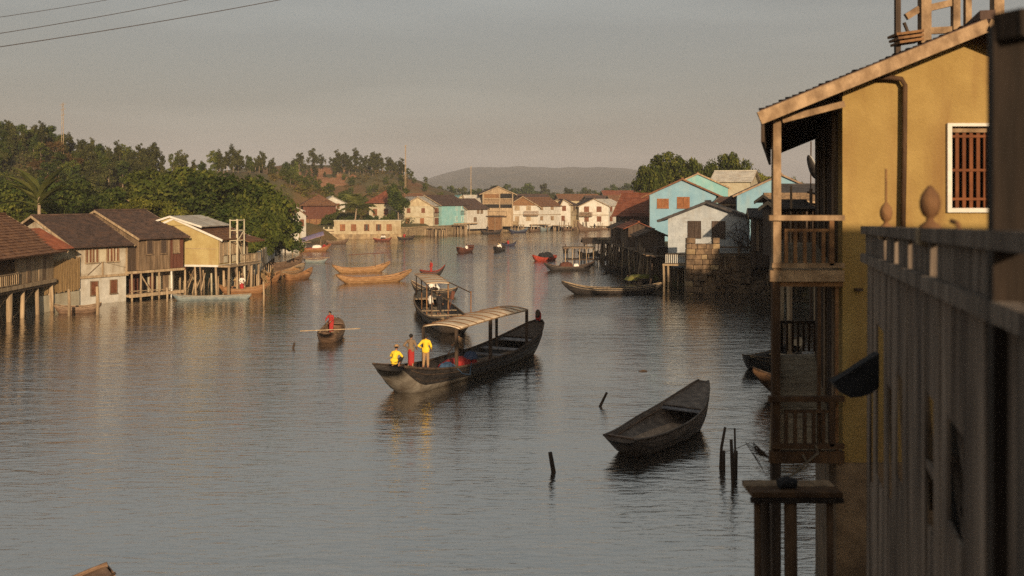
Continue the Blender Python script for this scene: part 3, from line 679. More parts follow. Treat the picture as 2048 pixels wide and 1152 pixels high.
# rusty sheet awning between the first two houses
hx = House('lean_to', 'rusty corrugated sheet roof over a bamboo screen between the first two houses', (-38.3, 83.4, 1.5), (-37.6, 87.3, 1.5), 3, 1.5, 3.6, cat='lean-to')
b = MB(); nc = 16
for i in range(nc):
    u0, u1 = -.7 + 2.7 * i / nc, -.7 + 2.7 * (i + 1) / nc; um = (u0 + u1) / 2
    b.add([(u0, -.7, 3.65), (um, -.7, 3.72), (um, 2.6, 5.42), (u0, 2.6, 5.35)], [(0, 1, 2, 3)]); b.add([(um, -.7, 3.72), (u1, -.7, 3.65), (u1, 2.6, 5.35), (um, 2.6, 5.42)], [(0, 1, 2, 3)])
b.build('corrugated_roof', m_rust, hx.o)
hx.box('wall', m_beige, -.5, hx.w + .3, .6, 3, -.3, 3.6); b = MB()
for i in range(34):
    x = -.5 + (hx.w + .8) * i / 33; b.tube([(x, .35 + random.uniform(-.03, .03), -.05 + random.uniform(-.1, .1)), (x + random.uniform(-.05, .05), .35, 2.75 + random.uniform(-.15, .1))], .05, 5)
tag(b.build('bamboo_screen', m_bamboo, hx.o), kind='stuff')
hx.box('wall', m_cream, -1.5, hx.w + .2, .3, .5, -2.4, -.15)
# L2 white house
A = W(152, 612); B = W(253, 602)
h2 = House('white_house', 'white plastered two storey house with dark tiled roof standing in the water', A, B, 11, 0, 5.45)
h2.gable(m_dtile, 'u', 2.35, .75, .35, n=20, cols=26, verge=m_woodp, x0=-.5); h2.walls(m_oldwhite, 'u', 2.2, z=2.55); h2.walls(m_white, z=-1.3, h=2.35, name='lower_wall', x0=.06, x1=h2.w - .05)
h2.box('floor_beam', m_woodp, -.1, h2.w + .12, -.16, 0.3, 2.35, 2.55)
for u, op in ((1.2, 0), (1.85, 0), (3.3, 0), (3.95, 0)): h2.win('f', u, 3.75, .5, 1.15, m_shut, m_woodp, m_cream, sw=.62)
h2.box('wall_panel', m_cream, 2.25, 2.95, -.03, .02, 3.75, 4.95)
for u in (1.75, 3.7): h2.win('f', u, .85, .62, 1.15, m_shut, m_wood)
h2.bars('crack_brace', m_wood, [((1.1, -.03, 2.62), (2.5, -.03, 3.7), .05, .05)]); h2.bars('wall_post', m_woodp, [((2.6, -.05, 2.55), (2.6, -.05, 3.75), .1, .1)])
h2.bars('wall_wire', m_rope, [((2.7, -.03, 3.7), (4.95, -.03, 3.1), .03, .03)])
h2.bars('corner_post', m_woodp, [((0, -.04, -1), (0, -.04, 5.3), .12, .12)]); h2.bars('corner_post', m_woodp, [((h2.w, -.02, 2.5), (h2.w, -.02, 5.3), .12, .12)])
# L3 dark plank house
A = W(257, 602.5); B = W(366, 591.5)
h3 = House('plank_house', 'dark weathered plank house with brown roof over a porch on white posts', A, B, 12, 0, 5.9)
h3.gable(m_dtile, 'u', 2.3, .65, .35, n=20, cols=26, verge=m_woodp, x0=1.0); h3.walls(m_wood, 'u', 2.15, z=2.75, x0=1.05)
h3.box('floor_beam', m_woodp, -.1, h3.w + .05, -.2, .3, 2.5, 2.72); h3.box('wall', m_woodd, 0, 1.05, .35, 12, 2.75, 5.0)
nb = 13
for i in range(nb):
    x = 1.1 + (h3.w - 1.1) * i / nb; wd = (h3.w - 1.1) / nb
    piece('plank', h3.o, (x + .012, -.05 - random.uniform(0, .03), 2.75), (x + wd - .012, -.006, 5.8 + random.uniform(-.04, .04)), m_wood if i < 9 else m_woodr, jit=.004)
for u in (2.2, 3.75, 5.2): h3.win('f', u, 4.25, .62, 1.2, m_shutd if u < 5 else m_woodp, m_wood, v=.08)
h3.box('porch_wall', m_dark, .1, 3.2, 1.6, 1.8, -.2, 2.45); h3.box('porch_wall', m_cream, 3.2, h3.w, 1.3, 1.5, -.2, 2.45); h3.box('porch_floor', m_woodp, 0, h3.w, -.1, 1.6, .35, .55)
h3.box('door', m_woodr, 3.25, 3.9, 1.24, 1.29, .55, 2.3); h3.box('door', m_wood, 4.75, 5.4, 1.24, 1.29, .55, 2.2); h3.box('door', m_woodr, 1.2, 2.2, 1.54, 1.59, .55, 2.35)
for x in (.3, 1.3, 2.55, 3.3, 4.7, 6.3): h3.stilt(x, -.05, 2.5, r=.1, m=m_woodp if x != 4.7 else m_frame, name='post', lean=.03)
h3.bars('brace', m_woodp, [((1.3, -.05, 2.3), (2.5, -.05, .6), .09, .09)])
h3.bars('handrail', m_woodp, [((.1, -.12, .9), (4.7, -.12, .78), .07, .07)]); h3.box('porch_edge', m_woodp, 0, h3.w, -.2, -.1, .3, .6)
# L4 yellow gabled house on stilts with scaffold and pale lifted roof
cA = W(437, 530, 2.95); cB = W(496, 522, 2.95)
h4 = House('yellow_house', 'pale yellow gabled house on stilts with white trim and raised metal roof', cA, cB, 9.4, 2.95, 2.6)
h4.walls(m_yellowl, 'u', 1.9, x0=0); h4.gable(m_rtile, 'u', 1.9, .5, .15, n=10, cols=14, verge=m_frame, cap=False)
h4.box('base_board', m_frame, -.05, h4.w, -.06, 9.4, -.2, -.002)
h4.bars('wall_line', m_woodp, [((-.015, .1, 1.55), (-.015, 9.3, 1.62), .02, .05)])
# raised lantern roof
b = MB(); b.slope((-.3, 1.6, 3.75), (5.6, 1.6, 3.75), (-.3, 5.0, 4.75), (5.6, 5.0, 4.75), 7, 14, .08, .03, .006); rf = b.build('roof', m_ptile, h4.o); rf['label'] = 'pale metal upper roof'
b = MB(); b.slope((5.6, 8.4, 3.75), (-.3, 8.4, 3.75), (5.6, 5.0, 4.75), (-.3, 5.0, 4.75), 7, 14, .08, .03, .006); b.build('roof', m_ptile, h4.o)
MB().prism([(1.9, 3.8), (8.1, 3.8), (5.0, 4.68)], 'x', -.12, 0.02).build('gable_board', m_yellowl, h4.o)
for k in ((1.6, 3.68), (8.4, 3.68)): h4.bars('verge_board', m_frame, [((-.32, k[0], k[1]), (-.32, 5.0, 4.68), .06, .18)], rf)
for x in (.1, 2.6, 5.3):
    for y in (2.0, 8.0): h4.bars('lantern_post', m_woodd, [((x, y, 2.9), (x, y, 3.75), .12, .12)])
h4.box('lantern_shade_sheet', m_dark, .3, 5.4, 4.8, 5.0, 3.0, 4.6)  # near-black sheet standing in for shade under the open raised roof
# river facade: panels, doors, white scaffold frame
for i in range(7):
    x = .08 + i * .86; piece('wall_panel', h4.o, (x, -.10, .15), (x + .8, -.03, 2.4), [m_woodp, m_cream, m_wood, m_cream, m_woodp, m_cream, m_woodp][i], jit=.004)
for x in (1.0, 2.1, 3.0, 4.2): h4.win('f', x, 1.0, .5, 1.1, m_woodp, m_woodp, v=.1)
h4.box('deck', m_woodp, -.1, h4.w + .4, -1.3, 0, -.22, -.04)
h4.rail('f', 2.4, h4.w + .3, -.04, .9, 1.25, m_woodp, 14, .05)
sc = []
for x in (1.6, 3.0):
    for y in (-1.2, -.4): sc.append(((x, y, -.1), (x, y, 4.4), .09, .09))
for z in (2.3, 3.3, 4.3): sc += [((1.5, -1.2, z), (3.1, -1.2, z), .07, .07), ((1.5, -.4, z), (3.1, -.4, z), .07, .07), ((1.6, -1.2, z), (1.6, -.4, z), .07, .07), ((3.0, -1.2, z), (3.0, -.4, z), .07, .07)]
sc += [((1.6, -1.2, 2.3), (3.0, -1.2, 3.3), .06, .06), ((3.0, -1.2, .2), (1.6, -1.2, 2.2), .06, .06)]
h4.bars('scaffold_frame', m_cream, sc)
b = MB(); b.slope((3.4, -1.6, 2.15), (h4.w + .6, -1.6, 2.15), (3.4, 2.5, 3.3), (h4.w + .6, 2.5, 3.3), 8, 8); b.build('roof', m_rtile, h4.o)
for x in (0, 1.6, 3.2, 4.8, 6.4):
    for y in (-1.1, .3, 2.5, 5): h4.stilt(x, y, -.2, r=.13 if y < 1 else .1, m=m_woodp if x != 3.2 else m_cream, lean=.2)
for y in (2, 3.6, 5.4, 7): h4.stilt(.1, y, -.2, r=.1, m=random.choice([m_woodr, m_woodp, m_wood]), lean=.25)
for i in range(22):
    x = random.uniform(-.2, 6.6); y = random.uniform(-1.2, 4.5); h4.bars('brace', random.choice([m_woodp, m_wood, m_bamboo]), [((x, y, random.uniform(-1.2, -.3)), (x + random.uniform(-1.8, 1.8), y + random.uniform(-.6, .6), random.uniform(-3.4, -2.2)), .08, .08)])
h4.box('under_wall', m_beige, -.4, 6.5, 5.6, 5.8, -3.6, -.3)
# pale fence panels beyond, with posts
fA = V(-26.9, 104.5, 1.7); fB = V(-31.2, 131.5, 1.9)
hf = House('panel_fence', 'pale fence of tall sheet panels on the bank beyond the yellow house', fA, fB, .2, 1.7, 2.0, cat='fence')
for i in range(9):
    x = i * hf.w / 9; piece('panel', hf.o, (x + .04, -.03, 0.0), (x + hf.w / 9 - .04, .03, 1.9 + random.uniform(-.08, .08)), [m_cream, m_frame, m_cream, m_woodp, m_cream, m_frame, m_frame, m_cream, m_white][i], jit=.008)
for i in range(10): hf.bars('post', m_woodp, [((i * hf.w / 9, .06, -2.5), (i * hf.w / 9, .06, 2.0), .1, .1)])
for i in range(8): hf.bars('brace', m_bamboo, [((2 + i * .8, -.3, -.2), (random.uniform(0, 9), -1.4, -2.0), .07, .07)])
b = MB()
for k in range(13):
    a = math.pi * (k + .5) / 13; b.bar((5.5, -1.2, -.9), (5.5 + 3.2 * math.cos(a), -1.4, -.9 + 1.6 * (math.sin(a) - .35)), .07, .07)
o = b.build('pole_fan', m_bamboo, hf.o)
# small white buildings behind the grove's river end
for px0, px1, pyb, D, hh, rise, rm, lab in [(566, 598, 478, 172, 3.0, 1.0, m_dtile, 'small white house with dark roof at the foot of the grove'), (583, 612, 462, 205, 3.2, 1.1, m_rtile, 'white house with brown roof between the grove and the red-brown house'),
                                            (572, 606, 440, 232, 2.2, .9, m_ptile, 'white house with pale roof behind, highest of the three by the grove'), (640, 690, 425, 262, 2.6, 1.6, m_ptile, 'house with pale sheet roof behind the red-brown hip roofed house')]:
    A = P(px0, pyb, D); B = P(px1, pyb, D + 2); z0 = A.z
    hh_ = House('white_house', lab, A, B, 7, z0, hh); hh_.walls(m_white, 'v', rise, z=-3); hh_.gable(rm, 'v', rise, .5, .4, n=6, cols=8)
    hh_.win('f', hh_.w * .3, 1.1, .7, 1.2, m_shut); hh_.win('f', hh_.w * .72, 1.1, .7, 1.2, m_shut)
# low shed and open shelter on the grey bank (purple canopied landing)
A = P(571, 482, 168); B = P(600, 480, 172)
hs = House('bank_shelter', 'dark roofed open shelter at the water below the grove', A, B, 3, A.z, 2.3, cat='shelter'); hs.gable(m_dtile, 'u', .6, .4, .3, n=4, cols=6)
for x in (0, hs.w / 2, hs.w): hs.stilt(x, .1, 2.3, r=.1); hs.stilt(x, 2.8, 2.3, r=.1)
hs.box('deck', m_woodp, -.3, hs.w + 2, -1, 3, -.5, -.35)
# red-brown hip roofed house
A = P(606, 456, 236); B = P(672, 457, 238)
hr = House('hip_roof_house', 'red-brown boarded house with dark red hipped roof behind the yard wall', A, B, 8, A.z, 5.3)
hr.walls(m_woodr, z=-1.5); hr.hip(m_rtile, 2.7, .8, n=9, cols=10)
for i in range(5):
    x = .12 + i * (hr.w - .1) / 5
    for z0, z1, mm in ((.1, 2.1, m_rail), (2.35, 3.45, m_woodr), (3.65, 5.0, m_woodr)): piece('board_panel', hr.o, (x, -.07, z0), (x + hr.w / 5 - .2, -.005, z1), mm)
# grey yard wall and railing in front
A = P(588, 474, 226); B = P(668, 472, 229)
hy = House('yard_wall', 'grey concrete yard wall with small posts left of the beige wall', A, B, .4, A.z - 1.2, 3.3, cat='wall'); hy.box('wall', m_beige, 0, hy.w, 0, .4, 0, 2.9)
for i in range(9): hy.box('post', m_cream, i * hy.w / 8.2, i * hy.w / 8.2 + .25, .05, .35, 2.9, 3.4)
hy.bars('railing', m_woodr, [((hy.w - 4.6, -.2, z), (hy.w, -.2, z), .08, .08) for z in (1.2, 1.8, 2.4)])
# beige riverside wall building with red shuttered openings
A = P(668, 475, 229); B = P(802, 475, 231)
hb_ = House('beige_wall_building', 'long low flat topped beige building with red shuttered openings on the shore', A, B, 5, A.z - .4, 4.3)
hb_.walls(m_beige, h=4.1); hb_.box('parapet', m_cream, -.1, hb_.w + .1, -.1, 5.1, 4.1, 4.35); hb_.box('plinth', m_stone, -.1, hb_.w + .1, -.18, 0, -1, 1.15)
for px, op in ((685, 0), (707, 0), (733, 60), (757, 60), (778, 0)): hb_.win('f', (px - 668) / 134 * hb_.w, 2.0, 1.05, 1.35, m_shuto, m_shut, op=op)
for i in range(9): hb_.bars('drying_pole', m_bamboo, [((hb_.w - 2.6 + i * .34, -.15, .2), (hb_.w - 2.6 + i * .34 + .2, -.1, 2.9), .07, .07)])
# house behind the palm with dark red hip roof
A = P(738, 440, 247); B = P(800, 440, 247)
hp = House('hip_roof_house', 'white walled house with maroon hipped roof behind the coconut palm', A, B, 9, A.z, 4.2); hp.walls(m_cream, z=-3.0); hp.hip(m_rust, 3.2, .9, n=9, cols=10)
for u in (1.5, 4.2): hp.win('f', u, 1.2, .9, 1.5, m_shut)
b = MB()
for i in range(26): b.box(0, 0, 0, 0, 0, 0) if False else b.ball((random.uniform(-4.4, 5.2), random.uniform(-7.0, -5.2), random.uniform(-2.6, -1.5)), random.uniform(.3, .7), 6)
o = b.build('rubble_heap', m_stone); o.location = hp.o.location; tag(o, kind='stuff')

# ===== back row along the far shore =====
def back(name, label, px0, px1, pyb, D0, D1, d, eave, peak, wm, rm, axis='v', over=.6, gm=None, ridge=.5, vo=.45, verge=None, th=.1):
    A = P(px0, pyb, D0); B = P(px1, pyb - (D1 - D0) * .0, D1); z0 = A.z
    H_ = House(name, label, A, B, d, z0, HC + (HY - eave) / F * (D0 + D1) / 2 - z0)
    rise = HC + (HY - peak) / F * ((D0 + D1) / 2 + (d / 2 if axis == 'u' else 0)) - z0 - H_.h
    H_.walls(wm, axis, rise - .1, z=-1.5, ridge=ridge); H_.gable(rm, axis, rise, over, vo, n=9, cols=12, ridge=ridge, verge=verge or m_woodp, th=th)
    if gm: MB().prism([(-.05, H_.h + .1), (H_.w + .05, H_.h + .1), (H_.w * ridge, H_.h + rise - .12)], 'y', -.07, -.005).build('gable_board', gm, H_.o)
    H_.s = H_.w / (px1 - px0); H_.px0 = px0; H_.zz = lambda py: HC + (HY - py) / F * D0 - z0
    return H_
def wpx(H_, px, py0, py1, wpx_, sm, f='f', op=0, fm=None):
    H_.win(f, (px - H_.px0) * H_.s, H_.zz(py1), wpx_ * H_.s, H_.zz(py0) - H_.zz(py1), sm, fm, op=op)
c1 = back('cream_house', 'cream two storey house with gable front, first right of the bushy tree', 802, 866, 454, 250, 253, 10, 413, 394, m_cream, m_ptile, gm=m_beige)
for px in (817, 846): wpx(c1, px, 417, 425, 6, m_shut); wpx(c1, px - 2, 437, 448, 7, m_shuto)
c1.box('storey_ledge', m_beige, -.1, c1.w + .1, -.25, 0, c1.zz(434.5), c1.zz(433)); c1.box('plinth', m_beige, -.2, c1.w + .2, -.3, 9, c1.zz(476), c1.zz(453))
c1b = back('cream_house', 'narrow cream side wing with balcony adjoining the cream gabled house', 866, 884, 454, 253, 259, 9, 411, 394, m_cream, m_ptile, axis='u', over=.4)
wpx(c1b, 872, 417, 425, 5, m_shut); wpx(c1b, 878, 417, 425, 4, m_shut); wpx(c1b, 872, 437, 448, 5, m_shut); wpx(c1b, 878, 437, 448, 5, m_shut); c1b.rail('f', 0, c1b.w, c1b.zz(433), 1.1, .35, m_woodr, 10)
c2 = back('aqua_house', 'aqua green house with dark brown roof on the far shore', 883, 936, 447, 256, 264, 11, 410, 391, m_aqua, m_dtile, axis='u', over=.4)
for px in (913, 924): wpx(c2, px, 411, 420, 3, m_aqua, fm=m_frame); wpx(c2, px, 434, 443, 3, m_aqua, fm=m_frame)
c2.rail('f', c2.w * .68, c2.w, c2.zz(430), 1.0, .5, m_woodd, 8); c2.box('terrace', m_woodp, c2.w * .45, c2.w + 1.5, -2.2, 0, c2.zz(449), c2.zz(447))
for i in range(9): c2.stilt(c2.w * .45 + i * .5, -1.9 + (i % 2), c2.zz(449), r=.12)
c3 = back('aqua_roof_house', 'house with pale aqua roof slope showing behind the aqua house', 905, 938, 440, 270, 272, 8, 408, 391, m_cream, m_aqua, axis='v')
c4 = back('brown_roof_house', 'white house with brown roof slope between the aqua house and the timber house', 934, 975, 447, 262, 268, 10, 417, 398, m_white, m_dtile, axis='u', over=.5)
for px in (956, 963): wpx(c4, px, 419, 427, 4, m_wood)
wpx(c4, 950, 435, 443, 5, m_wood)
c4b = back('pale_roof_house', 'house with long pale roof slope just left of the timber house', 940, 992, 440, 275, 278, 9, 412, 391, m_cream, m_ptile, axis='u', over=.4)
c5 = back('timber_house', 'tall timber house with high gable and open upper balcony', 966, 1026, 442, 276, 277, 13, 386, 373, m_woodp, m_dtile, gm=m_woodp, over=1.1)
c5.box('balcony_shade_panel', m_dark, (1000 - 966) * c5.s, c5.w - .2, -.02, .2, c5.zz(398), c5.zz(387)); c5.box('wall_panel', m_rail, .3, (999 - 966) * c5.s, -.06, -.005, c5.zz(396), c5.zz(388)); c5.box('wall_panel', m_tan, .1, c5.w - .1, -.07, -.005, c5.zz(407), c5.zz(398.5))  # flat dark panel on the wall, painted shade of the open balcony
c5.box('flat_shade_strip', m_dark, .1, c5.w - .1, -.05, -.004, c5.zz(416), c5.zz(408.5))  # dark strip on the flat wall, painted shade below the balcony
for px in (966, 999, 1025): c5.bars('post', m_woodp, [(((px - 966) * c5.s, -.2, c5.zz(450)), ((px - 966) * c5.s, -.2, c5.zz(386)), .3, .3)])
c5.rail('f', c5.s * 34, c5.w, c5.zz(407), 1.2, .3, m_tan, 8); c5.bars('rail_beam', m_woodp, [((0, -.18, c5.zz(397.5)), (c5.w, -.18, c5.zz(397.5)), .15, .2)])
c5.rail('f', -2.2, c5.w * .8, c5.zz(430), 1.3, 1.2, m_woodp, 18); c5.box('terrace', m_tan, -2.4, c5.w * .8, -1.4, 0, c5.zz(432.5), c5.zz(431))
s5 = House('water_shed', 'orange-brown timber shed on posts below the timber house', P(976, 460, 268), P(1004, 460, 268), 4, P(976, 460, 268).z, 3.6, cat='shed')
s5.walls(m_rail); s5.box('roof', m_woodd, -.6, s5.w + .5, -.7, 4, 3.6, 3.8)
for x in (0, s5.w / 2, s5.w): s5.stilt(x, -.1, 3.6, r=.13, m=m_tan, name='post', lean=.02)
c6 = back('white_house', 'broad white house with brown boarded gable and timber balcony', 1013, 1077, 443, 284, 285, 10, 412, 393, m_white, m_rtile, gm=m_rail, over=.9)
c6b = back('white_house', 'white wing with brown tiled roof right of the brown boarded gable', 1077, 1121, 443, 285, 292, 9, 411, 396, m_white, m_rtile, axis='u', over=.5)
for px in (1034, 1057): wpx(c6, px, 412.5, 420, 9, m_woodp, op=0); wpx(c6, px, 433, 441, 8, m_woodp)
for px in (1083, 1104): wpx(c6b, px, 412.5, 419, 5, m_tan); wpx(c6b, px, 433, 440, 5, m_tan)
c6.box('balcony_floor', m_wood, c6.w * .53, c6.w * .98, -1.1, 0, c6.zz(431.5), c6.zz(430.5)); c6.rail('f', c6.w * .53, c6.w * .98, c6.zz(430.5), 1.15, 1.05, m_rail, 18, .1)
for px in (1000, 1006): pass
c6.box('storey_ledge', m_stone, -.1, c6.w + .1, -.15, 0, c6.zz(430), c6.zz(429)); c6b.box('storey_ledge', m_stone, -.1, c6b.w + .1, -.15, 0, c6b.zz(430), c6b.zz(429))
c7 = back('white_house', 'narrow white house squeezed between the balcony house and the big white gable', 1121, 1141, 444, 292, 293, 10, 408, 399, m_white, m_dtile, over=.4, ridge=.25)
wpx(c7, 1128, 412, 421, 7, m_shut); wpx(c7, 1126, 432, 441, 6, m_shut)
c7b = back('grey_wing', 'greyish wing with small balcony left of the big white gable', 1141, 1156, 444, 293, 300, 8, 410, 399, m_beige, m_dtile, axis='u', over=.3)
c7b.rail('f', 0, c7b.w, c7b.zz(431), 1.2, .5, m_wood, 8); wpx(c7b, 1148, 412, 420, 4, m_wood)
c8 = back('white_house', 'big white gabled house with two pairs of shutters, last before the right bank', 1158, 1217, 445, 296, 297, 11, 412, 397.5, m_white, m_dtile, over=.5)
for px in (1173, 1198): wpx(c8, px, 413.5, 423, 9, m_shut); wpx(c8, px, 433, 442.5, 8, m_shut)
c8.rail('f', 0, c8.w * .43, c8.zz(432), 1.2, 1.0, m_rail, 18, .1); c8.box('balcony_floor', m_wood, 0, c8.w * .43, -1.1, 0, c8.zz(433), c8.zz(432)); c8.box('storey_ledge', m_stone, -.1, c8.w + .1, -.15, 0, c8.zz(430.5), c8.zz(429.5))
c8b = back('white_house', 'white wing with pale roof behind the right end of the big white gable', 1217, 1246, 445, 297, 303, 9, 411, 399, m_white, m_ptile, axis='u', over=.4)
wpx(c8b, 1222, 414, 422, 4, m_shut); wpx(c8b, 1222, 433, 442, 5, m_shut); c8b.rail('f', 0, c8b.w, c8b.zz(431), 1.1, .5, m_rail, 8)
for px0, px1, D, ea, pk, rm, lab in [(1040, 1100, 335, 397, 389, m_dtile, 'dark roof peeking over the white wing with brown tiles'), (1120, 1200, 340, 400, 389, m_rtile, 'brown roof behind the big white gable'), (1180, 1236, 330, 402, 392, m_dtile, 'dark roof right of the brown one behind the gable'),
                                     (1212, 1290, 345, 398, 382, m_rust, 'rust red roof seen beyond the right bank houses'), (1225, 1300, 320, 405, 391, m_rtile, 'red-brown roof at the far end of the right bank'), (805, 850, 285, 398, 388, m_rtile, 'brown roof right behind the bushy tree top'), (850, 900, 300, 399, 391, m_ptile, 'pale roof behind the cream house')]:
    k = back('roofed_house', lab, px0, px1, 441, D, D + 2, 10, ea, pk, m_beige, rm, axis='u', over=.5)
# sea wall along the far shore, built of stone courses
def seawall(label, pts, z1, m):
    o = root('sea_wall', label, 'sea wall', (pts[0][0], pts[0][1], 0)); base = Vector(o.location)
    for a, c in zip(pts[:-1], pts[1:]):
        a = V(a[0], a[1], 0) - base; c = V(c[0], c[1], 0) - base; d = (c - a).normalized(); nrm = V(d.y, -d.x, 0); Ln = (c - a).length
        b = MB(); b.bar(a + V(0, 0, z1 / 2 - .8) - nrm * .5, c + V(0, 0, z1 / 2 - .8) - nrm * .5, 1.0, z1 + 1.4); b.build('wall_core', m, o)
        b = MB(); z = -.3
        while z < z1 - .1:
            x = 0; hh = random.uniform(.35, .55)
            while x < Ln - .1:
                w_ = min(random.uniform(.6, 1.3), Ln - x); k = random.uniform(.02, .12)
                p = a + d * (x + .02) + V(0, 0, z + hh / 2); q = a + d * (x + w_ - .03) + V(0, 0, z + hh / 2)
                b.bar(p, q, k * 2, hh - .05); x += w_
            z += hh
        tag(b.build('stone_courses', m, o), kind='stuff')
        b = MB(); b.bar(a + V(0, 0, z1) - nrm * .3, c + V(0, 0, z1) - nrm * .3, .9, .2); b.build('coping', m, o)
seawall('ochre stone quay wall under the cream and aqua houses', [(-27, 236), (-21, 247), (-11.5, 265), (-6, 272)], 2.3, m_stone)
seawall('ochre stone quay wall under the white houses on the far shore', [(-6, 275), (-2, 281), (11, 292.5), (32, 301), (44, 303)], 2.6, m_stone)
# jetties with crowded posts on the far shore
def jetty(label, px0, px1, pyt, D, depth, n, m=m_woodp, mp=m_wood, over=.4):
    A = P(px0, pyt, D); B = P(px1, pyt, D + .5); k = House('jetty', label, A, B, depth, A.z, .2, cat='jetty')
    nb = max(3, int(k.w / 1.2))
    for i in range(nb): piece('plank', k.o, (i * k.w / nb + .02, -over, -.08), ((i + 1) * k.w / nb - .02, depth, .06), m, jit=.006)
    for i in range(n): k.stilt(k.w * (i + .5) / n + random.uniform(-.2, .2), random.uniform(-.2, depth * .6), 0, r=random.uniform(.1, .17), m=random.choice([m, mp]), lean=.25)
    return k
jetty('jetty on crowded posts below the cream house', 838, 893, 456, 246, 3, 16)
jetty('jetty beside the aqua house on a few posts', 905, 935, 450, 256, 3, 7)
jetty('broken plank jetty under the brown boarded gable', 1010, 1050, 450, 280, 2, 7)
jetty('plank jetty under the white wing', 1060, 1100, 449, 284, 2, 6)
jetty('jetty on leaning posts below the narrow white house', 1105, 1145, 451, 288, 2, 8)
jetty('short jetty under the big white gable', 1180, 1225, 452, 296, 2, 8)
b = MB()
for i in range(70):
    px = random.uniform(1000, 1235); D = random.uniform(283, 290) + (px - 1000) * .05; q = P(px, 462, D); b.tube([(q.x, q.y, -.8), (q.x + random.uniform(-.5, .5), q.y, random.uniform(.8, 3.2))], .1, 5)
tag(b.build('mooring_poles', m_wood), kind='stuff')
# ===== right bank =====
random.seed(23)
r1 = back('brown_house', 'dark brown boarded house with rusty roof and side balcony left of the blue house', 1232, 1296, 474, 150, 148, 8, 425, 388, m_woodd, m_rust, axis='u', over=.9)
r1.rail('f', r1.w * .5, r1.w, r1.zz(443), 1.25, 1.0, m_woodr, 14, .07); r1.box('balcony_floor', m_woodd, r1.w * .5, r1.w, -1.1, 0, r1.zz(444.5), r1.zz(443))
b = MB(); b.slope((r1.w * .15, -2.2, r1.zz(459)), (r1.w + .1, -2.2, r1.zz(459)), (r1.w * .15, 0, r1.zz(447)), (r1.w + .1, 0, r1.zz(447)), 5, 8); b.build('roof', m_woodd, r1.o)
for i in range(14):
    x = r1.w * i / 14; piece('plank', r1.o, (x + .02, -.06, .05), (x + r1.w / 14 - .02, -.005, r1.zz(430)), [m_woodd, m_wood, m_woodd][i % 3], jit=.004)
wpx(r1, 1246, 432, 446, 7, m_shutd); wpx(r1, 1262, 462, 474, 6, m_woodr)
r1.box('deck', m_woodp, -1.5, r1.w + .5, -4.2, 0, -.25, -.08); r1.rail('f', r1.w * .2, r1.w + .4, -.08, 1.25, 4.1, m_woodp, 20, .07)
for x in (.5, 2, 3.5, 5): r1.bars('post', m_wood, [((x, -3.9, -.1), (x, -3.9, 2.3), .1, .1)])
def tarp(label, px0, px1, py0, py1, D, dep, m, sag=.25):
    a = P(px0, py1, D); c = P(px1, py0, D + .4); nx, ny = 12, 6; vs = []; fs = []
    o0 = Vector((a.x, a.y, a.z)); wx = c.x - a.x; hz_ = c.z - a.z
    for j in range(ny + 1):
        for i in range(nx + 1):
            u, v = i / nx, j / ny; vs.append((wx * u, dep * v, hz_ * (.35 * u + .65 * v) - sag * math.sin(math.pi * u * 2) ** 2 * (1 - v) - sag * math.sin(math.pi * v)))
    for j in range(ny):
        for i in range(nx): k = j * (nx + 1) + i; fs.append((k, k + 1, k + nx + 2, k + nx + 1))
    o = MB().add(vs, fs).build('tarpaulin', m, None, True); o.location = o0
    md = o.modifiers.new('thick', 'SOLIDIFY'); md.thickness = .03
    return tag(o, label, 'tarpaulin')
tarp('upper blue tarpaulin sagging over the deck of the dark brown house', 1240, 1276, 444, 459, 143, 2, m_btarp)
tarp('lower blue tarpaulin beside the deck rail of the dark brown house', 1242, 1276, 468, 477, 141.5, 1.5, m_btarp, .15)
for i in range(34): r1.stilt(random.uniform(-2, r1.w + 5), random.uniform(-6.5, -.5), random.uniform(-.6, -.2), r=random.uniform(.07, .14), m=random.choice([m_wood, m_woodd, m_woodd]), lean=.5)
for i in range(30):
    x = random.uniform(-2, r1.w + 5); y = random.uniform(-6.5, -1); r1.bars('brace', random.choice([m_wood, m_woodd, m_woodd]), [((x, y, random.uniform(-1.2, -.2)), (x + random.uniform(-2, 2), y + random.uniform(-1, 1), -3.3), .09, .09)])
# blue gabled house
r2 = back('blue_house', 'tall pale blue gabled house with two orange-brown shuttered windows', 1298, 1432, 497, 130.6, 129.4, 12, 388, 358, m_blue, m_rtile, over=1.0, vo=.35, verge=m_rtile, th=.18)
r2.win('f', (1326 - 1298) * r2.s, r2.zz(415), 1.35, 1.08, m_shuto, m_shuto, m_straw, op=0); r2.win('f', (1367 - 1298) * r2.s, r2.zz(415), 1.45, 1.3, m_shuto, m_shuto, op=0)
r2.win('l', 3.0, r2.zz(430), 1.0, 1.3, m_shutd); r2.win('l', 3.0, r2.zz(470), 1.0, 1.3, m_shutd)
r2.bars('gutter_pipe', m_woodd, [((.05, -.1, .1), (.05, -.1, r2.h - .2), .09, .09)])
r2.box('plinth', m_stone, -.4, r2.w + .2, -.5, 12, -3.5, 0)
r2b = back('aqua_house', 'aqua gable peak showing above the tan roof behind the pale blue house', 1336, 1456, 470, 142, 141, 10, 374, 347, m_aqua, m_rtile, over=.4, vo=.2)
r3 = back('blue_house', 'second blue house with tan tiled roof beside the yellow house post', 1474, 1652, 470, 120, 118, 16, 389, 349, m_blue, m_ttile, over=.5, vo=.3, verge=m_ttile)
r3b = back('pale_roof_house', 'house with a pale sheet roof behind the tan tiled roof', 1425, 1500, 450, 152, 150, 9, 362, 343, m_cream, m_ptile, axis='u', over=.4)
r3c = back('small_roof_house', 'small dark roofed annexe between the pale blue house and the second blue house', 1436, 1476, 470, 126, 125, 5, 404, 396, m_woodd, m_dtile, axis='u', over=.3)
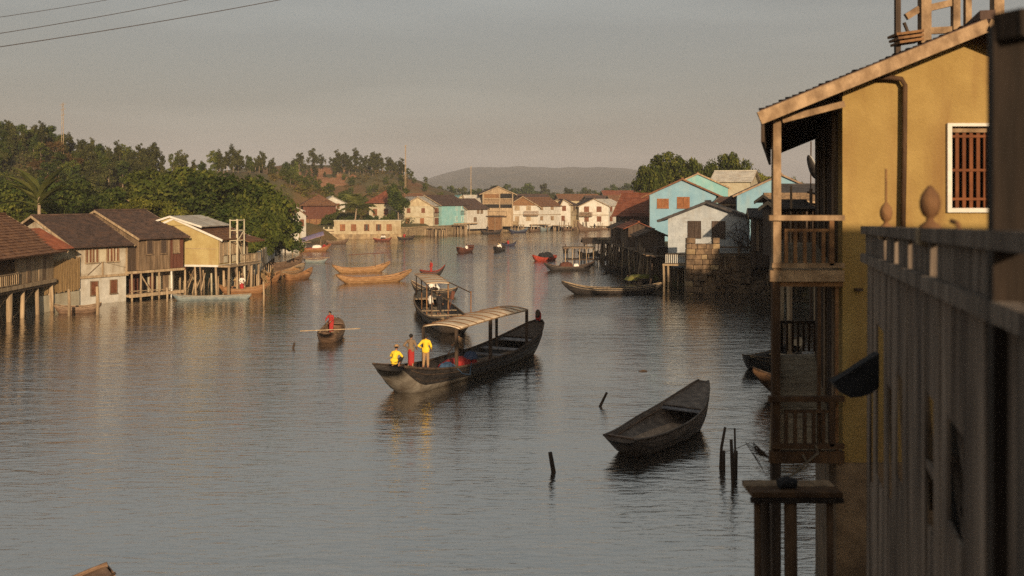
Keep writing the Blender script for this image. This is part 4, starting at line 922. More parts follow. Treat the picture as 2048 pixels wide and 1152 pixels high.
r3c.box('awning', m_tan, 0, r3c.w, -1.0, -.1, r3c.zz(411), r3c.zz(408))
# white hut
r4 = back('white_hut', 'small white painted brick hut with charcoal roof and two dark shuttered windows', 1336, 1497, 506, 104, 102, 7, 434, 404, m_greyw, m_gtile, over=1.1, vo=.5, ridge=.48, verge=m_gtile, th=.22)
for px in (1389.5, 1438): r4.win('f', (px - 1336) * r4.s, r4.zz(474), 1.22, 1.62, m_shutd, m_woodd)
b = MB(); z = .05
while z < r4.h - .1:            # proud whitewashed brick courses
    x = random.uniform(-.2, 0)
    while x < r4.w:
        x2 = min(x + random.uniform(.35, .6), r4.w); xa = max(0, x + .012); cx = (xa + x2) / 2
        inw = any(abs(cx - (px - 1336) * r4.s) < .9 and r4.zz(474) - .35 < z < r4.zz(474) + 1.85 for px in (1389.5, 1438))
        if not inw and x2 - xa > .05: b.box(xa, x2 - .012, -random.uniform(.008, .03), .01, z, z + .19)
        x = x2
    z += .205
tag(b.build('brick_courses', m_greyw, r4.o), kind='stuff')
r4.win('l', 2.2, .9, .9, 1.7, m_shutd)
r4.box('sill_beam', m_woodp, -.1, r4.w + 2.2, -.25, 0, -.3, -.02)
# white barred balcony of the hut and its posts
A4 = r4.loc(P(1331, 528, 101)); B4 = r4.loc(P(1371, 528, 101))
o = MB().box(A4.x - .3, B4.x + .1, A4.y - .1, A4.y + 2.6, A4.z - .16, A4.z).build('balcony_floor', m_woodp, r4.o)
rb = MB().bar((A4.x, A4.y, A4.z + 1.0), (B4.x, A4.y, A4.z + 1.0), .08, .07).build('balustrade', m_woodd, r4.o); MB().bar((A4.x, A4.y, A4.z + .08), (B4.x, A4.y, A4.z + .08), .06, .06).build('bottom_rail', m_woodd, rb)
bm_ = MB().box(-.035, .035, -.03, .03, .1, .97).mesh('baluster', m_frame)
for i in range(11): c = link('baluster', bm_, rb); c.location = (lerp(A4.x + .05, B4.x - .05, i / 10), A4.y, A4.z)
for x in (A4.x - .2, A4.x + .25, B4.x): r4.stilt(x, A4.y + .1, A4.z - .15, r=.12, lean=.08)
for i in range(16): r4.stilt(random.uniform(-2, 8.5), random.uniform(-1.5, 3), -.3, r=random.uniform(.07, .13), m=random.choice([m_wood, m_woodd, m_woodp]), lean=.35)
# long dark stilt platform between the brown house and the hut, with heaped planks
sp = House('stilt_platform', 'long dark stilt platform cluttered with poles between the brown house and the white hut', (13.6, 147, 3.2), (15.2, 107, 3.2), 3.2, 3.2, .2, cat='platform')
sp.o.rotation_euler.z = math.atan2(107 - 147, 15.2 - 13.6); sp.w = 40
for i in range(40): piece('plank', sp.o, (i + .02, -.2 + random.uniform(-.3, .2), -.1), (i + .96, 3.3, random.uniform(-.02, .03)), m_wood if i % 3 else m_woodd, jit=.02)
for i in range(54): sp.stilt(random.uniform(0, 39.5), random.choice([0, .3, 1.2, 2.4]), random.choice([-.1, -.1, -.8, .6]), r=random.uniform(.06, .13), m=random.choice([m_wood, m_woodd, m_shade, m_woodp]), lean=.4)
for i in range(44):
    x = random.uniform(0, 39); y = random.uniform(-.2, 1.4); sp.bars('brace', random.choice([m_wood, m_woodd, m_shade, m_woodp]), [((x, y, random.uniform(-1.4, .5)), (x + random.uniform(-2.2, 2.2), y + random.uniform(-.8, .3), random.uniform(-3.6, -2.0)), .09, .07)])
for i in range(16):
    x = random.uniform(1, 38); piece('crate', sp.o, (x, random.uniform(.2, 1.6), .03), (x + random.uniform(.5, 1.1), random.uniform(1.8, 2.6), random.uniform(.4, 1.1)), random.choice([m_wood, m_woodd, m_shade]), rot=(0, 0, random.uniform(-.3, .3)))
sp.box('backing_wall', m_rubble, 0, 40, 2.6, 3.2, -4, -.2)
for u, w_, hh_, lab in ((3.5, 6.5, 2.3, 'low dark stilt shack on the platform below the blue tarpaulins'), (13, 7.5, 2.6, 'patched dark stilt shack on the platform beneath the blue house'), (25, 6, 2.0, 'smallest stilt shack on the platform next to the hut balcony')):
    M_ = Matrix.Translation((13.6, 147, 3.2)) @ Matrix.Rotation(sp.o.rotation_euler.z, 4, 'Z'); a_ = M_ @ V(u, .5, 0); c_ = M_ @ V(u + w_, .3, 0)
    sk_ = House('stilt_shack', lab, a_, c_, 2.6, 3.2, hh_, cat='shack'); sk_.walls(m_woodd, 'u', .5); sk_.gable(m_woodd if u != 13 else m_rust, 'u', .55, .7, .3, n=5, cols=8)
    for i in range(int(w_ / .6)): piece('plank', sk_.o, (i * .6 + .03, -.07, .02), (i * .6 + .56, -.01, hh_ - random.uniform(.0, .3)), random.choice([m_woodd, m_wood, m_shade, m_woodd]), jit=.015)
    sk_.win('f', w_ * .35, .8, .7, .9, m_shutd); sk_.win('f', w_ * .75, .7, .8, 1.0, m_wood)
# ruined stone pillar of separate blocks
rp = root('ruined_pillar', 'ruined stone pillar of crumbling blocks against the white hut', 'ruined pillar', P(1373, 590, 98.5))
rp.location.z = 0; pw = 65 / F * 98.5; z = -.5; k = 0
core = MB().box(.35, pw - .3, .45, 1.6, -.5, 4.4).build('rubble_core', m_rubble, rp)
while z < 5.55:
    hh = random.uniform(.42, .6); x = -.06 * (5 - z) * .25 + (0 if k % 2 else .0)
    while x < pw - .1:
        w_ = min(random.uniform(.5, .95), pw + .08 - x); cx = (x + w_ / 2) / pw
        top = 5.5 if cx < .42 else (4.75 if cx < .78 else 5.55)
        arch = cx > .45 and z < 1.55 - abs(cx - .72) * 3
        if w_ > .15 and z + hh * .6 < top and not arch:
            piece('block', rp, (x + .02, random.uniform(-.12, .08), z + .015), (x + w_ - .02, .75, z + hh - .015), m_rubble if random.random() < .8 else m_stone, jit=.025)
        x += w_
    z += hh; k += 1
# rubble retaining wall and concrete balustrade to its right
rw = root('retaining_wall', 'rubble retaining wall with concrete rail right of the ruined pillar', 'retaining wall', (P(1440, 500, 100).x, 99.5, 0)); Lw = 8.5
bb = MB(); bb.add([(-.5, .8, -.8), (Lw, -1.5, -.8), (Lw, 2.2, 3.7), (-.5, 3.0, 3.7), (Lw, 4, 3.7), (-.5, 4, 3.7), (-.5, 4, -.8), (Lw, 4, -.8)], [(0, 1, 2, 3), (3, 2, 4, 5), (0, 3, 5, 6), (1, 7, 4, 2)]); bb.build('wall_core', m_rubble, rw)
for i in range(150):
    t = random.random(); x = random.uniform(-.3, Lw - .3); z = 3.4 * t - .2; yb = lerp(lerp(.8, -1.5, x / Lw), lerp(3, 2.2, x / Lw), t)
    s = random.uniform(.25, .6); o = piece('stone', rw, (x, yb - s * .35, z), (x + s * random.uniform(.9, 1.6), yb + s * .5, z + s * .7), m_rubble, rot=(random.uniform(-.5, .2), random.uniform(-.3, .3), random.uniform(-.4, .4)))
for zz_ in (3.75, 4.45): MB().bar((-.2, 2.2, zz_), (Lw, 1.6, zz_), .2, .16).build('concrete_rail', m_rubble, rw)
for x in (.0, 2.1, 4.2, 6.3): MB().box(x, x + .22, 1.8, 2.05, 3.5, 4.55).build('concrete_post', m_rubble, rw)
for i in range(9): MB().bar((random.uniform(3, 8), random.uniform(-1.6, -.6), -.6), (random.uniform(4, 8.5), random.uniform(-1, .8), random.uniform(1.4, 3.2)), .07, .07).build('leaning_pole', random.choice([m_woodp, m_wood]), rw)
for i in range(9): MB().tube([(5.0 + i * .33, -2.0, -1), (5.0 + i * .33 + random.uniform(-.1, .1), -1.9, random.uniform(2.2, 3.6))], .08, 6).build('fender_pole', m_woodd if i % 3 else m_woodp, rw, True)
# tangled bare climber at the hut's right corner
cl = root('bare_climber', 'tangle of dark bare stems climbing the right corner of the white hut', 'climbing plant', P(1490, 500, 101.5)); rc = random.Random(4)
for i in range(26):
    x, z = rc.uniform(-.6, .9), rc.uniform(-.2, .3); pts = [V(x, -.3, z)]; a = rc.uniform(1.0, 2.2)
    for k in range(7):
        a += rc.uniform(-.8, .8); pts.append(pts[-1] + V(math.cos(a) * .55, rc.uniform(-.1, .1), abs(math.sin(a)) * .62 if k < 5 else -.3))
    MB().tube(pts, [.045 * (1 - .09 * j) for j in range(8)], 4).build('stem', m_woodd, cl)
# dark sheds behind the yellow house's verandah
s1 = back('dark_shed', 'dark timber shed right of the white hut under low roofs', 1506, 1562, 503, 96.5, 96, 5, 432, 420, m_woodd, m_gtile, axis='u', over=.7)
for i in range(9): piece('plank', s1.o, (s1.w * i / 9 + .02, -.06, .05), (s1.w * (i + 1) / 9 - .02, -.005, 2.9), [m_woodd, m_wood, m_woodd, m_woodd][i % 4], jit=.005)
s2 = back('timber_house', 'tall dark timber house seen through the verandah of the yellow house', 1562, 1720, 520, 88, 86, 9, 393, 371, m_woodd, m_gtile, axis='u', over=.7)
s2.box('porch_wall', m_woodp, .3, 2.0, -.5, -.3, s2.zz(440), s2.zz(424)); wpx(s2, 1580, 440, 462, 10, m_shutd, fm=m_woodp)
s3 = back('low_shed', 'low shed with ragged grey roof edges below the tall dark timber house', 1556, 1640, 470, 66, 66, 4, 402, 391, m_woodd, m_wood, axis='u', over=.6); s3.box('eave_board', m_woodp, .5, 2.2, -.75, -.65, s3.zz(406), s3.zz(402))
s4 = back('low_shed', 'lowest shed with drooping dark sheets just behind the verandah', 1566, 1612, 490, 56, 56, 3, 415, 405, m_woodd, m_gtile, axis='u', over=.7)
s4.bars('pole', m_wood, [((.2, -.9, -6), (.2, -.9, 3.3), .1, .1)])
s3.stilt(.2, -.3, 0); s3.stilt(2.6, -.3, 0); s4.stilt(.3, 0, 0); s4.stilt(1.8, 0, 0)
wb_ = root('washing_line_posts', 'two thin dark poles standing up beside the raised boat prow', 'poles', P(1622, 350, 58))
for x in (-.05, .35): MB().bar((x, 0, -6), (x + .05, 0, 1.9 - x), .06, .06).build('pole', m_woodd, wb_)

# ===== the yellow house =====
YD = 16.0; KX = .268
def yx(px): return (px - CX) / F * YD
def yz(py): return HC - (py - HY) / F * YD
yh = root('yellow_house', 'ochre yellow house with tiled gable roof and two timber verandahs over the water', 'house', (yx(1685), YD, 0))
ox = yx(1685)
def X(px): return yx(px) - ox
Zb, Zr, xr, xe, xR = yz(925), yz(46), X(1962), X(1520), X(2140)
def zroof(x): return Zr - abs(x - xr) * (Zr - yz(226)) / (xr - xe)
w0, w1, q0, q1 = X(1901), X(1979), yz(416), yz(253)
b = MB()
for x0, x1, z0, z1 in ((0, w0, Zb, None), (w0, w1, Zb, q0), (w0, w1, q1, None), (w1, xR, Zb, None)):
    if z1 is None: 
        if x0 < xr < x1: pts = [(x0, z0), (x1, z0), (x1, zroof(x1) - .16), (xr, Zr - .16), (x0, zroof(x0) - .16)]
        else: pts = [(x0, z0), (x1, z0), (x1, zroof(x1) - .16), (x0, zroof(x0) - .16)]
    else: pts = [(x0, z0), (x1, z0), (x1, z1), (x0, z1)]
    b.prism(pts, 'y', 0, .22)
b.build('wall', m_yellowp, yh)
b = MB(); b.add([(0, .22, Zb), (KX * 10, 10, Zb), (KX * 10, 10, 11.4), (0, .22, 11.3), (.2, .22, Zb), (.2 + KX * 10, 10, Zb), (.2 + KX * 10, 10, 11.4), (.2, .22, 11.3)], [(0, 1, 2, 3), (4, 7, 6, 5), (3, 2, 6, 7), (0, 4, 5, 1), (1, 5, 6, 2)]); b.build('side_wall', m_woodd, yh)
for i in range(12):
    y = .5 + i * .8; MB().bar((KX * y - .05, y, Zb + .1), (KX * y - .05, y, 11.0), .1 if i % 4 else .16, .1).build('wall_post', m_wood if i % 4 == 0 else m_woodd, yh)
for i, y in enumerate((2.2, 5.4)):
    for z in (yz(520), yz(890)): piece('door', yh, (KX * y - .08, y - .5, z), (KX * y - .03, y + .5, z + 2.0), m_woodr, rot=(0, 0, -math.atan(KX)))
MB().box(-.12, xR, -.06, .3, -1, Zb - .004).build('plinth', m_rubble, yh)
MB().add([(0, .3, -1), (xR, .3, -1), (xR + 2, 10, -1), (2.6, 10, -1), (0, .3, Zb - .1), (xR, .3, Zb - .1), (xR + 2, 10, Zb - .1), (2.6, 10, Zb - .1)], [(4, 5, 6, 7), (0, 3, 7, 4), (0, 4, 5, 1), (3, 2, 6, 7)]).build('foundation', m_rubble, yh)
# window: white frame, dark room, rust coloured wooden grille
wd = link('window', MB().box(w0 - .07, w0, -.06, .1, q0 - .07, q1 + .05).box(w1, w1 + .07, -.06, .1, q0 - .07, q1 + .05).box(w0, w1, -.06, .1, q1, q1 + .05).box(w0, w1, -.06, .1, q0 - .07, q0).mesh('window', m_frame), yh)
MB().box(w0, w1, .19, .21, q0, q1).build('pane', m_dark, wd)
me = MB().box(-.028, .028, -.02, .02, q0, q1).mesh('grille_bar', m_grille)
for i in range(6): c = link('grille_bar', me, wd); c.location = (lerp(w0 + .03, w1 - .03, i / 5), .1, 0)
for py in (272, 340, 398): MB().box(w0, w1, .07, .13, yz(py) - .02, yz(py) + .02).build('grille_rail', m_grille, wd)
MB().box(w0, w1, .05, .15, q1 - .09, q1 - .005).build('grille_head', m_tan, wd)
# roof: two slopes with stepped tiles, verge boards
def sk(x, y, z): return (x + KX * y, y, z)
fy, by = -.5, 10.5
for x_e, nm in ((xe, 0), (2 * xr - xe, 1)):
    ze = yz(226); b = MB()
    a_, c_, r0_, r1_ = sk(x_e, fy, ze), sk(x_e, by, ze), sk(xr, fy, Zr), sk(xr, by, Zr)
    if nm == 0: b.slope(c_, a_, r1_, r0_, 34, 34, .1, .028, .012)
    else: b.slope(a_, c_, r0_, r1_, 34, 34, .1, .028, .012)
    rf = b.build('roof', m_dtile, yh)
    MB().bar(V(*sk(x_e, fy - .05, ze - .13)), V(*sk(xr, fy - .05, Zr - .13)), .05, .2, up=(0, -1, 0) if False else (0, 0, 1)).build('verge_board', m_tan, rf)
    if nm == 0:
        MB().bar(V(*sk(xe + .05, fy, ze - .28)), V(*sk(xe + .05, by, ze - .28)), .05, .42).build('fascia_board', m_woodd, rf)
        for i in range(9):
            y = fy + .8 + i * 1.2; MB().bar(V(*sk(xe + .2, y, ze - .2)), V(*sk(xr, y, Zr - .28)), .07, .11).build('rafter', m_woodd, rf)
    else: MB().bar(V(*sk(xr, fy - .02, Zr + .04)), V(*sk(xr, by, Zr + .04)), .22, .14).build('ridge_cap', m_dtile, rf)
MB().bar((X(1560), -.1, yz(241)), (X(1684), -.1, yz(209)), .08, .1).build('roof_beam', m_tan, yh)
# drain pipe
MB().tube([(X(1752), -.12, yz(157)), (X(1775), -.12, yz(157)), (X(1797), -.12, yz(160)), (X(1804), -.12, yz(172)), (X(1803), -.12, yz(300)), (X(1800), -.12, yz(470))], .042, 8).build('drain_pipe', m_shade, yh, True)
# verandah posts and decks, both storeys
def deckset(zt, zb, zf0, zf1, px0, px1, mW, mB):
    d_ = MB(); z0, z1 = yz(zf1), yz(zf0)
    for i in range(12):
        y0, y1 = i * .82 + .02, i * .82 + .8
        o = MB().add([sk(X(1538), y0, z0), sk(-.01, y0, z0), sk(-.01, y1, z0), sk(X(1538), y1, z0), sk(X(1538), y0, z1), sk(-.01, y0, z1), sk(-.01, y1, z1), sk(X(1538), y1, z1)], [(3, 2, 1, 0), (4, 5, 6, 7), (0, 1, 5, 4), (1, 2, 6, 5), (2, 3, 7, 6), (3, 0, 4, 7)]).build('plank', m_woodp, yh)
    MB().bar((X(1537), -.06, (z0 + z1) / 2), (-.005, -.06, (z0 + z1) / 2), .1, z1 - z0 + .02).build('deck_beam', mW, yh)
    # front balustrade
    fr = MB().bar((X(px0), -.1, yz(zt)), (-.01, -.1, yz(zt)), .1, .085).build('balustrade', mW, yh); MB().bar((X(1540), -.1, yz(zb)), (-.01, -.1, yz(zb)), .08, .075).build('bottom_rail', mW, fr)
    MB().bar((X(1568), -.09, yz(zt + 25)), (X(1656), -.09, yz(zt + 25)), .05, .045).build('mid_rail', mB, fr)
    me = MB().box(-.026, .026, -.026, .026, yz(zb), yz(zt + 22)).mesh('baluster', mB)
    for px in (1569, 1587, 1606, 1624, 1643): c = link('baluster', me, fr); c.location = (X(px), -.09, 0)
    MB().box(X(1654), X(1663), -.14, -.05, yz(zb), yz(zt)).build('newel', mB, fr)
    # river side balustrade, receding
    sr = MB().bar(V(*sk(X(1550), 0, yz(zt))), V(*sk(X(1550), 9.6, yz(zt))), .08, .08).build('balustrade', mB, yh); MB().bar(V(*sk(X(1550), 0, yz(zb))), V(*sk(X(1550), 9.6, yz(zb))), .07, .07).build('bottom_rail', mB, sr)
    me2 = MB().box(-.025, .025, -.025, .025, yz(zb), yz(zt)).mesh('baluster', mB)
    for i in range(28): c = link('baluster', me2, sr); c.location = V(*sk(X(1550), .35 + i * .34, 0))
    br = MB().bar(V(*sk(X(1548), 9.7, yz(zt))), V(*sk(0, 9.7, yz(zt))), .07, .07).build('balustrade', m_woodd, yh)
    for i in range(9): c = link('baluster', me2, br); c.location = V(*sk(X(1548) + .14 * i, 9.7, 0))
deckset(435.5, 530, 541, 561, 1534, 0, m_tan, m_rail); deckset(795, 889, 901, 922, 1534, 0, m_shade, m_shade)  # lower storey takes the shade-darkened brown instead of tan
MB().bar((X(1545), -.02, yz(567)), (-.01, -.02, yz(567)), .08, .09).build('deck_joist', m_rail, yh)
for y in (-.02, 3.3, 6.6, 9.7):
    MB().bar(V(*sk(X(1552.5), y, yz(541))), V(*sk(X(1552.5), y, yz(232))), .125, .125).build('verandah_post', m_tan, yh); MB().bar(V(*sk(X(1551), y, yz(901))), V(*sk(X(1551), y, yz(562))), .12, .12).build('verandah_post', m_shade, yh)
    MB().bar(V(*sk(X(1551), y, -1.2)), V(*sk(X(1551), y, yz(922))), .14, .14).build('stilt', m_woodd, yh)
MB().bar((X(1637), -.02, yz(901)), (X(1637), -.02, yz(562)), .05, .05).build('verandah_post', m_shade, yh)
MB().bar((X(1674), .02, yz(901)), (X(1674), .02, yz(562)), .05, .05).build('verandah_post', m_rail, yh)
MB().box(X(1708), X(1722), -.1, -.0, yz(581), yz(576)).build('wall_bracket', m_woodd, yh)
MB().tube([(X(1600), -.14, yz(905)), (X(1610), -.2, yz(925)), (X(1575), -.2, yz(945)), (X(1630), -.18, yz(900)), (X(1625), -.16, yz(885))], .02, 6).build('rope_end', m_rope, yh)
# tan boards at the gable's right edge that catch the sun
for i in range(4): piece('board', yh, (X(2013) + i * .27, -.40, yz(475)), (X(2013) + i * .27 + .25, -.34, yz(95 + 18 * i)), m_tan, jit=.004)
# timber frame on the roof
tf = root('roof_terrace_frame', 'sunlit timber terrace frame standing on the yellow house roof', 'timber frame', P(1840, 60, 20)); to = Vector(tf.location)
def tp(px, py, D=20): return P(px, py, D) - to
for px, y0, y1, w_, mm in ((1795, -60, 110, .10, m_woodd), (1849, -60, 120, .20, m_tan), (1911, -60, 100, .14, m_tan), (1935, -60, 90, .12, m_tan), (1994, -60, 60, .2, m_tan)): MB().bar(tp(px, y1), tp(px, y0), w_, w_).build('post', mm, tf)
for a_, c_ in (((1850, 18), (1910, 4)), ((1812, 34), (1838, 18)), ((1990, 34), (2060, 30)), ((1860, 62), (1935, 58)), ((1790, -30), (1850, -30))): MB().bar(tp(*a_, 20.02), tp(*c_, 20.02), .1, .13).build('rail', m_tan, tf)
for i, py in enumerate((72, 80, 88)): MB().bar(tp(1784 + 3 * i, py), tp(1838, py - 7), .5, .05).build('plank', m_rail, tf)
MB().bar(tp(1808, 45), tp(1818, 70), .05, .05).build('brace', m_woodd, tf)
# small jetty in front of the yellow house
jt = root('plank_jetty', 'small plank jetty on round posts below the yellow house', 'jetty', P(1505, 990, 14.0)); jo = Vector(jt.location)
for i in range(2): piece('plank', jt, (0, .02 + i * .33, -.05), (1.27, .31 + i * .33, .03), (m_shade, m_wood)[i], jit=.012)
piece('edge_beam', jt, (-.01, -.0, -.12), (1.28, .10, -.055), m_dimwood)
for px, r_ in ((1518, .05), (1585, .095), (1664, .05)):
    x = (px - 1505) / F * 14; MB().tube([(x, .1, -8), (x + .02, .1, -3), (x, .1, -.14)], [r_ * 1.1, r_, r_ * .95], 9).build('post', m_shade, jt, True)
MB().tube([(.3, .5, -8), (.33, .5, -3), (.3, .5, -.06)], .07, 8).build('post', m_woodd, jt, True)
cb = MB(); cb.tube([(.0, 0, 0), (.12, .03, .02), (.26, .0, .0)], [.07, .085, .06], 9); cb = cb.build('sack', m_black); cb.location = jo + V(.42, .2, .10); tag(cb, 'small dark sack lying on the plank jetty below the yellow house', 'sack')

# ===== weathered wall and railing in the foreground =====
fw = root('weathered_wall', 'blurred grey weathered plank wall with sagging railing close on the right', 'wall', (0, 0, 0))
def wl(Y, off=0.0): return V(1.05 + KX * Y + off, Y - KX * off, 0)
def zl(Y): return HC - (.72 - .0262 * (12 - Y))
du = V(KX, 1, 0).normalized(); ang = -math.atan(KX)
holes = [(10.15, 10.85, -3.0, -1.35), (8.5, 9.0, -2.5, -1.55), (9.35, 9.6, -2.9, -1.8), (6.86, 7.3, -1.86, -1.38), (6.86, 7.3, -2.32, -1.92), (5.74, 6.2, -2.0, -1.36), (11.2, 11.6, -3.3, -2.2)]
Y = 2.6; i = 0
while Y < 12.0:
    wd_ = random.uniform(.2, .42); Ym = Y + wd_ / 2; segs = [(1.0, zl(Ym) - .02)]
    for h0, h1, a_, c_ in holes:
        if h0 <= Ym <= h1:
            ns = []
            for s0, s1 in segs:
                if HC + a_ > s0 and HC + c_ < s1: ns += [(s0, HC + a_), (HC + c_, s1)]
                else: ns.append((s0, s1))
            segs = ns
    dp = random.uniform(-.003, .003); mm = m_wallg if not 4.2 < Ym < 4.42 else m_woodg
    for s0, s1 in segs:
        c0 = wl(Ym, dp); o = piece('plank', fw, (c0.x - .011, c0.y - wd_ / 2 * 1.03 + .001, s0), (c0.x + .011, c0.y + wd_ / 2 * 1.03 - .001, s1), mm, rot=(0, 0, ang), jit=.003)
    Y += wd_; i += 1
def wbar(name, Y0, Y1, z0, z1, w_, h_, m, off=0): return MB().bar(wl(Y0, off) + V(0, 0, z0), wl(Y1, off) + V(0, 0, z1), w_, h_).build(name, m, fw)
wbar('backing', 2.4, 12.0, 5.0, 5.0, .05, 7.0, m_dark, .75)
wbar('lower_rail', 2.6, 12.02, zl(2.6), zl(12), .12, .10, m_woodg, -.02); wbar('top_rail', 2.6, 12.05, zl(2.6) + .33, zl(12) + .33, .15, .09, m_woodg, 0)
for h0, h1, a_, c_ in holes:
    wbar('brace', h0 - .1, h1 + .1, HC + a_ - .1, HC + c_, .07, .07, m_tan if h0 > 8 else m_woodg, .22)
Y = 5.2
for k, Y in enumerate([4.75 + .235 * j for j in range(31)]):
    if any(abs(Y - g) < w_ for g, w_ in ((9.72, .14), (8.72, .2), (6.62, .13), (7.75, .1))): continue
    c0 = wl(Y); piece('baluster', fw, (c0.x - .03, c0.y - .11, zl(Y) + .04), (c0.x + .03, c0.y + .11, zl(Y) + .29), m_woodg, rot=(0, 0, ang), jit=.02)
def lathe(prof, n=14):
    b = MB(); vs = []; fs = []
    for r_, z in prof:
        for j in range(n): vs.append((r_ * math.cos(2 * math.pi * j / n), r_ * math.sin(2 * math.pi * j / n), z))
    for i in range(len(prof) - 1):
        for j in range(n): a_ = i * n + j; c_ = i * n + (j + 1) % n; fs.append((a_, c_, c_ + n, a_ + n))
    fs.append(tuple(range((len(prof) - 1) * n, len(prof) * n)))
    return b.add(vs, fs)
for Y, s in ((9.9, .86), (7.0, 1.0)):
    c0 = wl(Y); z = zl(Y) + .375
    f = link('finial', lathe([(.0, .0), (.075, .0), (.085, .05), (.07, .09), (.028, .125), (.026, .15), (.05, .17), (.068, .22), (.070, .27), (.058, .32), (.032, .36), (.012, .385), (.0, .39)]).mesh('finial', m_rail, True), fw)
    f.location = c0 + V(0, 0, z - .07); f.scale = (s, s, s * .95)
    piece('newel_block', fw, (c0.x - .085 * s, c0.y - .085 * s, z - .12), (c0.x + .085 * s, c0.y + .085 * s, z + .0), m_woodp, rot=(0, 0, ang))
c0 = wl(9.9); MB().bar((c0.x, c0.y, zl(9.9) + .6), (c0.x, c0.y, zl(9.9) + .95), .016, .016).build('finial_spike', m_rail, fw)
c0 = wl(6.0); b = MB(); b.tube([c0 + V(0, -.06, zl(6) + .37), c0 + V(0, -.03, zl(6) + .41), c0 + V(0, .05, zl(6) + .42)], .015, 6); b.build('hook', m_rail, fw)
wbar('floor_edge', 2.6, 12, 8.25, 8.25, .5, .12, m_woodd, .45)
# near post with bracket
np0 = wl(4.63, -.0); MB().bar((np0.x, np0.y, 0), (np0.x, np0.y, 10.30), .14, .14, up=(KX, 1, 0)).build('near_post', m_dimwood, fw)
MB().bar((np0.x - .06, np0.y - .12, 10.28), (np0.x + 1.2, np0.y + .3, 10.36), .16, .12).build('beam', m_dimwood, fw); MB().bar((np0.x - .02, np0.y - .02, 10.0), (np0.x + .3, np0.y + .05, 10.25), .07, .07).build('bracket', m_woodd, fw)
poly = []
for px, py in ((1757, 706), (1757, 774), (1741, 786), (1722, 793), (1702, 795), (1686, 788), (1674, 776), (1664, 764), (1676, 757), (1698, 744), (1728, 724)):
    q = P(px, py, 10.6); poly.append((q.x, q.z))
MB().prism(poly, 'y', 10.58, 10.72).build('awning', m_black, fw)

# ===== added buildings and trees out of view, placed to shade this bank =====
bh = House('timber_house', 'unseen long timber house added behind the viewpoint to cast shade', (8.2, -5, 3), (60, -5, 3), 9, 3, 7.5); bh.walls(m_wood, 'u', 2.4); bh.gable(m_dtile, 'u', 2.5, .5, .4, n=8, cols=20)  # sun blocker; its ridge sets the shadow edge on the yellow wall
bh2 = House('timber_house', 'unseen tall timber house added on the right to cast shade', (17, 31, 3.8), (42, 22, 3.8), 10, 3.8, 9); bh2.walls(m_wood, 'u', 2.8); bh2.gable(m_dtile, 'u', 2.9, .6, .4, n=8, cols=20)  # sun blocker for the near right bank and its boats
for x, y, s in ((37.5, 46, 1.22), (46, 52, 1.3), (33, 40, 1.15)): plant('added_shade_tree', BIG[int(x) % 4], 'unseen big leafy tree added to shade the right bank', 'tree', (x, y, hz(x, y)), x, s, 'added shade trees on the right bank')  # sun blockers for the lower right bank
